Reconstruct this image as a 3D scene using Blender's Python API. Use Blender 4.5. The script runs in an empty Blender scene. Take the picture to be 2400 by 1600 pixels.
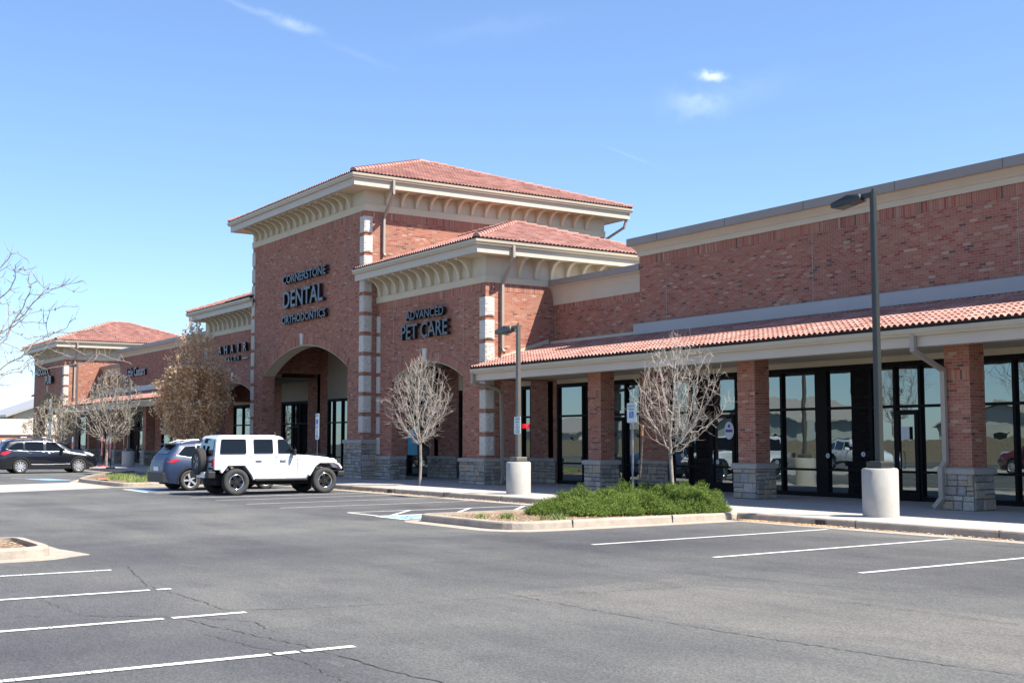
import bpy, bmesh, math, random
import numpy as np
from mathutils import Vector, Matrix
from mathutils.geometry import tessellate_polygon
R = math.radians
sc = bpy.context.scene
COL = sc.collection

# ------------------------------------------------------------------ camera
cam = bpy.data.cameras.new('Camera'); camo = bpy.data.objects.new('Camera', cam); COL.objects.link(camo)
YAW, PIT, ROL = R(56.272), R(4.631), R(-0.061)
fwd = Vector((-math.sin(YAW)*math.cos(PIT), math.cos(YAW)*math.cos(PIT), math.sin(PIT)))
rt = Vector((math.cos(YAW), math.sin(YAW), 0)); up = rt.cross(fwd)
rt, up = rt*math.cos(ROL)+up*math.sin(ROL), up*math.cos(ROL)-rt*math.sin(ROL)
camo.matrix_world = Matrix(((rt.x, up.x, -fwd.x, 0), (rt.y, up.y, -fwd.y, 0), (rt.z, up.z, -fwd.z, 1.68), (0, 0, 0, 1)))
cam.sensor_width = 36; cam.lens = 36*2845.175/2400; cam.clip_end = 2000; cam.clip_start = 0.1
sc.camera = camo

# ------------------------------------------------------------------ sun, sky, exposure
SUN = Vector((0.60, 0.40, 1.0)).normalized()
sd = bpy.data.lights.new('Sun', 'SUN'); sd.energy = 5.0; sd.angle = R(0.53); sd.color = (1.0, 0.965, 0.89)
so = bpy.data.objects.new('Sun', sd); COL.objects.link(so); so.rotation_euler = SUN.to_track_quat('Z', 'Y').to_euler(); so.location = (20, 20, 40)
sc.view_settings.view_transform = 'Standard'; sc.view_settings.look = 'None'; sc.view_settings.exposure = 1.22; sc.view_settings.gamma = 1
W = bpy.data.worlds.new("World"); sc.world = W; W.use_nodes = True
wn = W.node_tree; wn.nodes.clear()
def N(nt, t, **k):
    n = nt.nodes.new(t)
    for a, b in k.items(): setattr(n, a, b)
    return n
def math_(nt, op, a, b=None, c=None, clamp=False):
    n = N(nt, 'ShaderNodeMath', operation=op, use_clamp=clamp)
    for i, v in enumerate((a, b, c)):
        if v is None: continue
        if isinstance(v, (int, float)): n.inputs[i].default_value = v
        else: nt.links.new(v, n.inputs[i])
    return n.outputs[0]
def world():
    nt = wn; L = nt.links.new
    sky = N(nt, 'ShaderNodeTexSky', sky_type='NISHITA'); sky.sun_disc = False
    sky.sun_elevation = math.asin(SUN.z); sky.sun_rotation = math.atan2(SUN.x, SUN.y)
    sky.altitude = 1600; sky.air_density = 1.05; sky.dust_density = 0.6; sky.ozone_density = 1.6
    tc = N(nt, 'ShaderNodeTexCoord')
    nrm = N(nt, 'ShaderNodeVectorMath', operation='NORMALIZE'); L(tc.outputs['Generated'], nrm.inputs[0])
    total = None
    # wispy clouds and contrails: centre direction, long axis direction, half length, half width (radians), strength, noise scale
    def dirn(px, py):
        return (fwd + rt*((px-1200)/2845.175) - up*((py-800)/2845.175)).normalized()
    clouds = [(1668,179,1712,184,.009,.0030,.45,110),(1640,240,1700,236,.022,.009,.13,60),(1740,215,1850,185,.04,.010,.03,40),
              (688,58,735,74,.016,.0034,.16,60),(600,24,640,38,.024,.0024,.08,60),(840,130,925,162,.030,.0026,.025,40),
              (1475,365,1540,390,.022,.0011,.035,60),(60,1010,200,1000,.10,.020,.30,12),(1150,70,1400,30,.06,.008,.02,30)]
    for (ax, ay, bx, by, sl, sw, st, ns) in clouds:
        a = dirn(ax, ay); b = dirn(bx, by); e1 = (b-a); e1 = (e1 - a*e1.dot(a)).normalized(); e2 = a.cross(e1)
        def dot(v):
            n = N(nt, 'ShaderNodeVectorMath', operation='DOT_PRODUCT'); L(nrm.outputs[0], n.inputs[0]); n.inputs[1].default_value = v; return n.outputs['Value']
        no = N(nt, 'ShaderNodeTexNoise'); no.inputs['Scale'].default_value = ns; no.inputs['Detail'].default_value = 6; no.inputs['Roughness'].default_value = .62
        L(nrm.outputs[0], no.inputs['Vector'])
        nv = math_(nt, 'SUBTRACT', no.outputs[0], .5)
        p = math_(nt, 'DIVIDE', dot(e1), sl); q = math_(nt, 'DIVIDE', dot(e2), sw)
        q = math_(nt, 'ADD', q, math_(nt, 'MULTIPLY', nv, 3.0))
        rr = math_(nt, 'ADD', math_(nt, 'MULTIPLY', p, p), math_(nt, 'MULTIPLY', q, q))
        g = math_(nt, 'POWER', 2.718, math_(nt, 'MULTIPLY', rr, -1.0))
        front = math_(nt, 'GREATER_THAN', dot(a), 0)
        g = math_(nt, 'MULTIPLY', math_(nt, 'MULTIPLY', g, front), math_(nt, 'MULTIPLY_ADD', nv, 2.2, 1.0, clamp=True))
        g = math_(nt, 'MULTIPLY', g, st)
        total = g if total is None else math_(nt, 'MAXIMUM', total, g)
    mix = N(nt, 'ShaderNodeMix', data_type='RGBA'); L(total, mix.inputs[0]); L(sky.outputs[0], mix.inputs[6]); mix.inputs[7].default_value = (8, 8.4, 9.2, 1)
    tn = N(nt, 'ShaderNodeMix', data_type='RGBA', blend_type='MULTIPLY'); tn.inputs[0].default_value = 1; L(sky.outputs[0], tn.inputs[6]); tn.inputs[7].default_value = (.79, .955, 1.20, 1); gm = N(nt, 'ShaderNodeGamma'); gm.inputs[1].default_value = .86; L(tn.outputs[2], gm.inputs[0]); L(gm.outputs[0], mix.inputs[6])
    hs = N(nt, 'ShaderNodeHueSaturation'); hs.inputs['Saturation'].default_value = 1.0; L(mix.outputs[2], hs.inputs['Color'])
    bg = N(nt, 'ShaderNodeBackground'); bg.inputs[1].default_value = 0.110; L(hs.outputs[0], bg.inputs[0])
    o = N(nt, 'ShaderNodeOutputWorld'); L(bg.outputs[0], o.inputs[0])
world()

# ------------------------------------------------------------------ materials
def new_mat(name):
    m = bpy.data.materials.new(name); m.use_nodes = True; nt = m.node_tree; nt.nodes.clear()
    o = N(nt, 'ShaderNodeOutputMaterial'); b = N(nt, 'ShaderNodeBsdfPrincipled'); nt.links.new(b.outputs[0], o.inputs[0])
    return m, nt, b
def ramp(nt, fac, stops, interp='LINEAR'):
    r = N(nt, 'ShaderNodeValToRGB'); r.color_ramp.interpolation = interp; el = r.color_ramp.elements
    while len(el) < len(stops): el.new(.5)
    for e, (p, c) in zip(el, stops): e.position = p; e.color = (*c, 1)
    nt.links.new(fac, r.inputs[0]); return r.outputs[0]
def noise(nt, scale, detail=4, rough=.55, vec=None, mapping=None):
    n = N(nt, 'ShaderNodeTexNoise'); n.inputs['Scale'].default_value = scale; n.inputs['Detail'].default_value = detail; n.inputs['Roughness'].default_value = rough
    if vec is None:
        tc = N(nt, 'ShaderNodeTexCoord'); vec = tc.outputs['Object']
    if mapping:
        mp = N(nt, 'ShaderNodeMapping'); mp.inputs['Scale'].default_value = mapping; nt.links.new(vec, mp.inputs[0]); vec = mp.outputs[0]
    nt.links.new(vec, n.inputs['Vector']); return n.outputs[0]
def mixc(nt, fac, a, b, blend='MIX'):
    m = N(nt, 'ShaderNodeMix', data_type='RGBA', blend_type=blend)
    for i, v in ((0, fac), (6, a), (7, b)):
        if isinstance(v, (int, float)): m.inputs[i].default_value = v
        elif isinstance(v, tuple): m.inputs[i].default_value = (*v, 1)
        else: nt.links.new(v, m.inputs[i])
    return m.outputs[2]
def bump(nt, b, h, dist=.01, strength=1):
    n = N(nt, 'ShaderNodeBump'); n.inputs['Distance'].default_value = dist; n.inputs['Strength'].default_value = strength
    nt.links.new(h, n.inputs['Height']); nt.links.new(n.outputs[0], b.inputs['Normal'])
def simple(name, col, rough=.7, var=.12, scale=3, metal=0, spec=.4, bumpd=0, bscale=60, coat=0, stain=0):
    m, nt, b = new_mat(name)
    n = noise(nt, scale, 6)
    c = ramp(nt, n, [(.25, tuple(x*(1-var) for x in col)), (.75, tuple(min(1, x*(1+var)) for x in col))])
    if stain:
        s = noise(nt, 1.3, 5, .7, mapping=(1, 1, .25))
        f = math_(nt, 'MULTIPLY', math_(nt, 'SUBTRACT', s, .5, clamp=True), stain*3, clamp=True)
        c = mixc(nt, f, c, tuple(x*.6 for x in col))
    nt.links.new(c, b.inputs['Base Color']); b.inputs['Roughness'].default_value = rough; b.inputs['Metallic'].default_value = metal
    b.inputs['Specular IOR Level'].default_value = spec; b.inputs['Coat Weight'].default_value = coat; b.inputs['Coat Roughness'].default_value = .03
    if bumpd: bump(nt, b, noise(nt, bscale, 4), bumpd)
    return m
def brick_mat(name, soldier=False):
    m, nt, b = new_mat(name); L = nt.links.new
    uv = N(nt, 'ShaderNodeUVMap', uv_map='UVMap'); sp = N(nt, 'ShaderNodeSeparateXYZ'); L(uv.outputs[0], sp.inputs[0])
    u, v = (sp.outputs[1], sp.outputs[0]) if soldier else (sp.outputs[0], sp.outputs[1])
    row = math_(nt, 'FLOOR', math_(nt, 'DIVIDE', v, .0677)); fv = math_(nt, 'FRACT', math_(nt, 'DIVIDE', v, .0677))
    ln = .42 if soldier else .2032
    uu = math_(nt, 'DIVIDE', u, ln)
    if not soldier: uu = math_(nt, 'ADD', uu, math_(nt, 'MULTIPLY', math_(nt, 'MODULO', row, 2), .5))
    col = math_(nt, 'FLOOR', uu); fu = math_(nt, 'FRACT', uu)
    cb = N(nt, 'ShaderNodeCombineXYZ'); L(row, cb.inputs[0]); L(col, cb.inputs[1])
    wn_ = N(nt, 'ShaderNodeTexWhiteNoise', noise_dimensions='2D'); L(cb.outputs[0], wn_.inputs['Vector'])
    c = ramp(nt, wn_.outputs['Value'], [(0, (.130, .080, .065)), (.03, (.150, .085, .068)), (.05, (.290, .080, .055)), (.11, (.315, .095, .062)), (.20, (.350, .125, .080)), (.50, (.345, .145, .098)),
            (.80, (.375, .160, .105)), (.96, (.40, .205, .140)), (1, (.46, .30, .22))])
    n1 = noise(nt, 40, 5, .7); n2 = noise(nt, .35, 3)
    c = mixc(nt, .5, c, ramp(nt, n1, [(.25, (.68, .68, .68)), (.75, (1.2, 1.2, 1.2))]), 'MULTIPLY')
    c = mixc(nt, .7, c, ramp(nt, n2, [(.3, (.82, .82, .84)), (.7, (1.15, 1.12, 1.08))]), 'MULTIPLY')
    mv = math_(nt, 'LESS_THAN', fv, .15); mu = math_(nt, 'LESS_THAN', fu, .05 if not soldier else .02)
    mm = math_(nt, 'MAXIMUM', mv, mu)
    c2 = mixc(nt, mm, c, ramp(nt, n1, [(.3, (.33, .245, .19)), (.7, (.43, .33, .26))]))
    L(c2, b.inputs['Base Color']); b.inputs['Roughness'].default_value = .88; b.inputs['Specular IOR Level'].default_value = .2
    h = math_(nt, 'ADD', math_(nt, 'MULTIPLY', mm, -1), math_(nt, 'MULTIPLY', n1, .5)); bump(nt, b, h, .006)
    return m
def island_mat(name, stops, rough=.8, nscale=25, nvar=(.75, 1.2), bumpd=.01, big=None, spec=.3, trans=0):
    m, nt, b = new_mat(name); L = nt.links.new
    g = N(nt, 'ShaderNodeNewGeometry'); c = ramp(nt, g.outputs['Random Per Island'], stops)
    n1 = noise(nt, nscale, 5, .65)
    c = mixc(nt, 1, c, ramp(nt, n1, [(.25, (nvar[0],)*3), (.75, (nvar[1],)*3)]), 'MULTIPLY')
    if big:
        c = mixc(nt, 1, c, ramp(nt, noise(nt, big, 3), [(.3, (.85,)*3), (.7, (1.12,)*3)]), 'MULTIPLY')
    L(c, b.inputs['Base Color']); b.inputs['Roughness'].default_value = rough; b.inputs['Specular IOR Level'].default_value = spec
    if bumpd: bump(nt, b, n1, bumpd)
    if trans:
        o = [n for n in nt.nodes if n.type == 'OUTPUT_MATERIAL'][0]; t = N(nt, 'ShaderNodeBsdfTranslucent'); L(c, t.inputs[0])
        mx = N(nt, 'ShaderNodeMixShader'); mx.inputs[0].default_value = trans; L(b.outputs[0], mx.inputs[1]); L(t.outputs[0], mx.inputs[2]); L(mx.outputs[0], o.inputs[0])
    return m
# soft-edged seal-coat and wear zones of the lot: x range, y range (sheared by kx), edge softness, tint
ZONES = [(-16.5, 2, -6, 4.3, .30, 0, (.80, .80, .86)), (-20.5, -15, 4.3, 6.0, .35, 0, (.84, .84, .88)), (-18.5, 2, 12.9, 19, .22, .14, (.82, .82, .85)),
         (-43, -23, 11.6, 19, .35, 0, (.82, .82, .85)), (-34, -17, 6.9, 8.0, .3, 0, (.84, .84, .88)), (-11.3, 2, 8.75, 11.2, .12, .13, (1.20, 1.17, 1.12)),
         (-9.8, -7, 1, 3.4, .3, 0, (1.12, 1.12, 1.10)), (-60, -44, -5, 20, .5, 0, (.86, .86, .88))]
def asphalt_mat(name='asphalt', mul=(1, 1, 1), grain=.85, scuff=2.4):
    m, nt, b = new_mat(name); L = nt.links.new
    tc = N(nt, 'ShaderNodeTexCoord'); o = tc.outputs['Object']
    big = noise(nt, .16, 5, .6, o, (1.0, .55, 1)); mid = noise(nt, .9, 6, .68, o, (.6, 1.2, 1)); fine = noise(nt, 38, 4, .9, o); spk = noise(nt, 95, 2, .9, o)
    lanes = noise(nt, .5, 4, .6, o, (.25, 1.6, 1))
    c = ramp(nt, big, [(.34, (.072, .072, .074)), (.46, (.092, .092, .0905)), (.60, (.120, .118, .112))])
    c = mixc(nt, .85, c, ramp(nt, mid, [(.32, (.78, .78, .81)), (.5, (1, 1, 1)), (.72, (1.18, 1.16, 1.12))]), 'MULTIPLY')
    c = mixc(nt, .7, c, ramp(nt, lanes, [(.32, (.88, .88, .90)), (.66, (1.10, 1.09, 1.08))]), 'MULTIPLY')
    c = mixc(nt, 1, c, mul, 'MULTIPLY')
    if name == 'asphalt':
        geo = N(nt, 'ShaderNodeNewGeometry'); wn1 = N(nt, 'ShaderNodeTexNoise'); wn1.inputs['Scale'].default_value = .8; wn1.inputs['Detail'].default_value = 6; wn1.inputs['Roughness'].default_value = .65; L(geo.outputs['Position'], wn1.inputs['Vector'])
        ad = N(nt, 'ShaderNodeVectorMath', operation='MULTIPLY_ADD'); L(wn1.outputs['Color'], ad.inputs[0]); ad.inputs[1].default_value = (1.3, 1.3, 0); L(geo.outputs['Position'], ad.inputs[2])
        sp = N(nt, 'ShaderNodeSeparateXYZ'); L(ad.outputs[0], sp.inputs[0]); X_, Y_ = sp.outputs[0], sp.outputs[1]
        def ss(v, a_, b_):
            m_ = N(nt, 'ShaderNodeMapRange', interpolation_type='SMOOTHSTEP'); L(v, m_.inputs[0]); m_.inputs[1].default_value = a_; m_.inputs[2].default_value = b_; return m_.outputs[0]
        for (x0, x1, y0, y1, so, kx, tint) in ZONES:
            yy = math_(nt, 'SUBTRACT', Y_, math_(nt, 'MULTIPLY', X_, kx)) if kx else Y_
            m_ = math_(nt, 'MULTIPLY', math_(nt, 'MULTIPLY', ss(X_, x0+.65-so, x0+.65+so), ss(X_, x1+.65+so, x1+.65-so)), math_(nt, 'MULTIPLY', ss(yy, y0+.65-so, y0+.65+so), ss(yy, y1+.65+so, y1+.65-so)))
            c = mixc(nt, m_, c, mixc(nt, 1, c, tint, 'MULTIPLY'))
    c = mixc(nt, .6, c, ramp(nt, noise(nt, 11, 3, .8, o), [(.35, (.80, .80, .80)), (.65, (1.22, 1.21, 1.20))]), 'MULTIPLY')
    c = mixc(nt, grain, c, ramp(nt, fine, [(.38, (.45, .45, .46)), (.62, (1.6, 1.58, 1.55))]), 'MULTIPLY')
    c = mixc(nt, math_(nt, 'MULTIPLY', math_(nt, 'GREATER_THAN', spk, .70), .55), c, (.42, .39, .36))
    # pale dust scuffs
    sc_ = noise(nt, 2.2, 7, .75, o, (.35, 1.6, 1))
    c = mixc(nt, math_(nt, 'MULTIPLY', math_(nt, 'SUBTRACT', sc_, .60, clamp=True), scuff, clamp=True), c, (.24, .228, .21))
    L(c, b.inputs['Base Color']); b.inputs['Roughness'].default_value = .9; b.inputs['Specular IOR Level'].default_value = .25
    bump(nt, b, math_(nt, 'ADD', fine, math_(nt, 'MULTIPLY', mid, .6)), .012)
    return m
def glass_mat(name, tint=(.60, .72, .72), base=(.012, .014, .016), fac=.42, wob=.0, rough=0.0, wscale=1.6):
    m = bpy.data.materials.new(name); m.use_nodes = True; nt = m.node_tree; nt.nodes.clear(); L = nt.links.new
    o = N(nt, 'ShaderNodeOutputMaterial'); d = N(nt, 'ShaderNodeBsdfDiffuse'); d.inputs[0].default_value = (*base, 1)
    g = N(nt, 'ShaderNodeBsdfGlossy'); g.inputs[0].default_value = (*tint, 1); g.inputs['Roughness'].default_value = rough
    lw = N(nt, 'ShaderNodeLayerWeight'); lw.inputs[0].default_value = .25 if fac > .2 else .12
    f = math_(nt, 'MULTIPLY_ADD', lw.outputs['Fresnel'], (1-fac) if fac > .2 else .4, fac, clamp=True)
    mx = N(nt, 'ShaderNodeMixShader'); L(f, mx.inputs[0]); L(d.outputs[0], mx.inputs[1]); L(g.outputs[0], mx.inputs[2]); L(mx.outputs[0], o.inputs[0])
    if wob:
        n = noise(nt, wscale, 2, .4); bp = N(nt, 'ShaderNodeBump'); bp.inputs['Distance'].default_value = wob; L(n, bp.inputs['Height']); L(bp.outputs[0], g.inputs['Normal'])
    return m
def paint(name, col, rough=.25, coat=1, metal=0):
    m, nt, b = new_mat(name); b.inputs['Base Color'].default_value = (*col, 1); b.inputs['Roughness'].default_value = rough
    b.inputs['Coat Weight'].default_value = coat; b.inputs['Coat Roughness'].default_value = .03; b.inputs['Metallic'].default_value = metal
    n = noise(nt, 2.5, 3); c = ramp(nt, n, [(.3, tuple(x*.95 for x in col)), (.7, tuple(min(1, x*1.04) for x in col))]); nt.links.new(c, b.inputs['Base Color'])
    return m
def emit(name, col, s):
    m, nt, b = new_mat(name); b.inputs['Base Color'].default_value = (*col, 1); b.inputs['Emission Color'].default_value = (*col, 1); b.inputs['Emission Strength'].default_value = s; return m
M = dict(
    brick=brick_mat('brick'), soldier=brick_mat('brick_soldier', True),
    asphalt=asphalt_mat(), asphalt_dark=asphalt_mat('asphalt_sealed', (.86, .86, .90), .65, 2.0), asphalt_light=asphalt_mat('asphalt_worn', (1.14, 1.11, 1.08), .35, 1.2),
    concrete=simple('concrete', (.36, .325, .285), .9, .12, 2.2, bumpd=.004, stain=.35),
    walk=simple('walk_concrete', (.385, .345, .31), .92, .10, 1.2, bumpd=.004, stain=.25),
    kerb=simple('kerb_concrete', (.34, .285, .23), .92, .2, 4, bumpd=.008, bscale=25, stain=.5),
    polebase=simple('pole_base_concrete', (.40, .375, .335), .9, .10, 5, bumpd=.006, stain=.3),
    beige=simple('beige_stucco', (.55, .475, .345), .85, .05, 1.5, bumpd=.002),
    arcadeshade=simple('arcade_stucco_shaded', (.30, .26, .195), .9, .05, 1.5),  # beige stucco with the shade of the tower arcade darkened into its colour
    beige2=simple('beige_trim', (.52, .45, .335), .6, .05, 1.5),
    fascia=simple('fascia_paint', (.49, .42, .335), .5, .05, 1),
    gutter=simple('gutter_metal', (.44, .37, .27), .42, .06, 1, spec=.5),
    cap=simple('coping_metal', (.27, .235, .205), .5, .07, 1),
    flash=simple('flashing_metal', (.33, .31, .295), .4, .06, 1, spec=.6),
    down=simple('downspout_metal', (.34, .285, .235), .5, .06, 2),
    stone=island_mat('ledge_stone', [(0, (.21, .19, .17)), (.2, (.31, .28, .245)), (.4, (.38, .33, .27)), (.6, (.42, .32, .22)), (.8, (.32, .30, .285)), (1, (.50, .44, .36))], nscale=14, nvar=(.7, 1.25), bumpd=.03),
    mortar=simple('stone_mortar', (.13, .12, .11), .95, .1, 10),
    quoin=island_mat('limestone', [(0, (.51, .465, .395)), (1, (.59, .545, .475))], nscale=9, nvar=(.82, 1.12), bumpd=.02),
    capstone=simple('cap_stone', (.36, .325, .28), .85, .1, 6, bumpd=.004),
    tile=island_mat('roof_tile', [(0, (.29, .135, .105)), (.3, (.34, .165, .130)), (.6, (.38, .190, .152)), (1, (.44, .235, .19))], nscale=12, nvar=(.86, 1.1), bumpd=.0, big=.6),
    tiledark=simple('eave_closure', (.03, .022, .02), .9),
    ridge=island_mat('ridge_tile', [(0, (.35, .17, .135)), (1, (.45, .235, .19))], nscale=12, nvar=(.86, 1.1), bumpd=0),
    frame=simple('black_frame', (.006, .006, .007), .55, .1, 1, spec=.12),
    glass=glass_mat('store_glass', fac=.25, wob=.0022, wscale=1.3),
    carglass=glass_mat('car_glass', (.55, .6, .6), (.006, .007, .008), .05),
    letter=simple('sign_letter_face', (.05, .062, .08), .35, .1, 1), letterside=simple('sign_letter_side', (.008, .009, .011), .4),
    letterw=simple('sign_letter_white', (.26, .30, .34), .4, .05, 1),
    pole=simple('pole_bronze', (.030, .033, .030), .45, .08, 3, spec=.5),
    polelight=simple('pole_light_bronze', (.11, .10, .085), .45, .08, 3, spec=.5),
    lens=glass_mat('lamp_lens', (.5, .5, .5), (.25, .25, .24), .2),
    line=simple('line_paint', (.66, .64, .60), .8, .22, 26), lineold=simple('line_paint_worn', (.50, .48, .45), .85, .3, 14),
    bluepaint=simple('blue_paint', (.16, .33, .58), .8, .25, 8),
    crack=simple('crack', (.062, .06, .057), .95, .2, 5),
    mulch=simple('mulch', (.20, .14, .095), .95, .45, 22, bumpd=.04, bscale=35),
    soil=simple('litter', (.30, .22, .15), .95, .5, 30, bumpd=.03, bscale=40),
    bark=simple('bark', (.27, .235, .20), .9, .3, 12, bumpd=.01, bscale=50),
    twig=simple('twig', (.42, .36, .315), .85, .25, 6), barkdark=simple('bark_dark', (.12, .095, .075), .9, .3, 12),
    twigd=simple('twig_grey_brown', (.27, .225, .19), .9, .25, 6), twigred=simple('twig_brown', (.46, .30, .20), .85, .25, 6),
    leafbrown=island_mat('dry_leaf', [(0, (.45, .25, .12)), (.3, (.66, .42, .21)), (.65, (.82, .57, .33)), (1, (.93, .77, .55))], trans=.5, bumpd=0, nscale=5, nvar=(.9, 1.1)),
    leafolive=island_mat('bud_leaf', [(0, (.16, .13, .07)), (.5, (.30, .26, .14)), (1, (.45, .42, .27))], trans=.4, bumpd=0, nscale=5, nvar=(.9, 1.1)),
    juniper=island_mat('juniper', [(0, (.035, .07, .014)), (.35, (.10, .165, .028)), (.75, (.185, .26, .045)), (1, (.34, .40, .09))], trans=.35, bumpd=0, nscale=3, nvar=(.85, 1.15)),
    twigdark=simple('juniper_stem', (.10, .07, .045), .9, .2, 10),
    grass=island_mat('grass', [(0, (.10, .17, .03)), (.6, (.20, .28, .07)), (1, (.42, .38, .20))], bumpd=0, nscale=3),
    white=paint('white_paint', (.70, .70, .73)), black=paint('black_paint', (.006, .007, .012)), blue=paint('blue_car_paint', (.018, .034, .080), .45, .15, .0),
    darkred=paint('red_car_paint', (.12, .012, .012)),
    plastic=simple('black_plastic', (.02, .02, .021), .6, .1, 3), rubber=simple('tyre_rubber', (.050, .047, .044), .9, .15, 8),
    chrome=paint('chrome', (.72, .72, .74), .15, 0, 1), silver=paint('alloy', (.66, .66, .68), .3, .3, .6), red=paint('lamp_red', (.45, .01, .012), .2, 1), lampw=paint('lamp_clear', (.72, .74, .76), .12, 1, .3),
    under=simple('underbody', (.010, .010, .010), .9),
    signw=simple('sign_white', (.66, .69, .72), .5, .04, 2), signblue=simple('sign_blue', (.03, .14, .50), .5, .04, 2), signgreen=simple('sign_green', (.08, .30, .22), .5, .04, 2),
    signred=simple('sign_red', (.55, .04, .04), .5, .06, 2), steel=simple('galvanised', (.24, .25, .27), .5, .1, 4, metal=.4), wood=simple('new_wood', (.62, .34, .12), .8, .2, 12),
    darkwood=simple('weathered_stake', (.13, .10, .08), .9, .35, 25), neon=emit('neon_red', (.8, .02, .03), .55), teal=simple('teal_poster', (.03, .32, .45), .4, .05, 2),
    paper=simple('paper_white', (.6, .63, .66), .6, .05, 3), purple=simple('purple_print', (.12, .06, .30), .6), redmat=simple('tactile_red', (.50, .14, .11), .85, .1, 5),
    sidingw=simple('siding_cream', (.60, .57, .48), .7, .05, 1), sidingg=simple('siding_green_grey', (.42, .45, .40), .7, .05, 1), shingle=simple('shingle', (.30, .27, .245), .9, .25, 9),
    fencew=simple('cedar_fence', (.33, .26, .18), .85, .2, 5), garage=simple('garage_cream', (.68, .58, .46), .7, .04, 1), lightbrick=simple('far_brick', (.40, .21, .15), .85, .15, 9),
    ceiling=simple('arcade_ceiling', (.22, .19, .15), .85, .04, 1), inside=simple('rim_black', (.012, .012, .013), .35, .05, 2, coat=.4),
)

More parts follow.
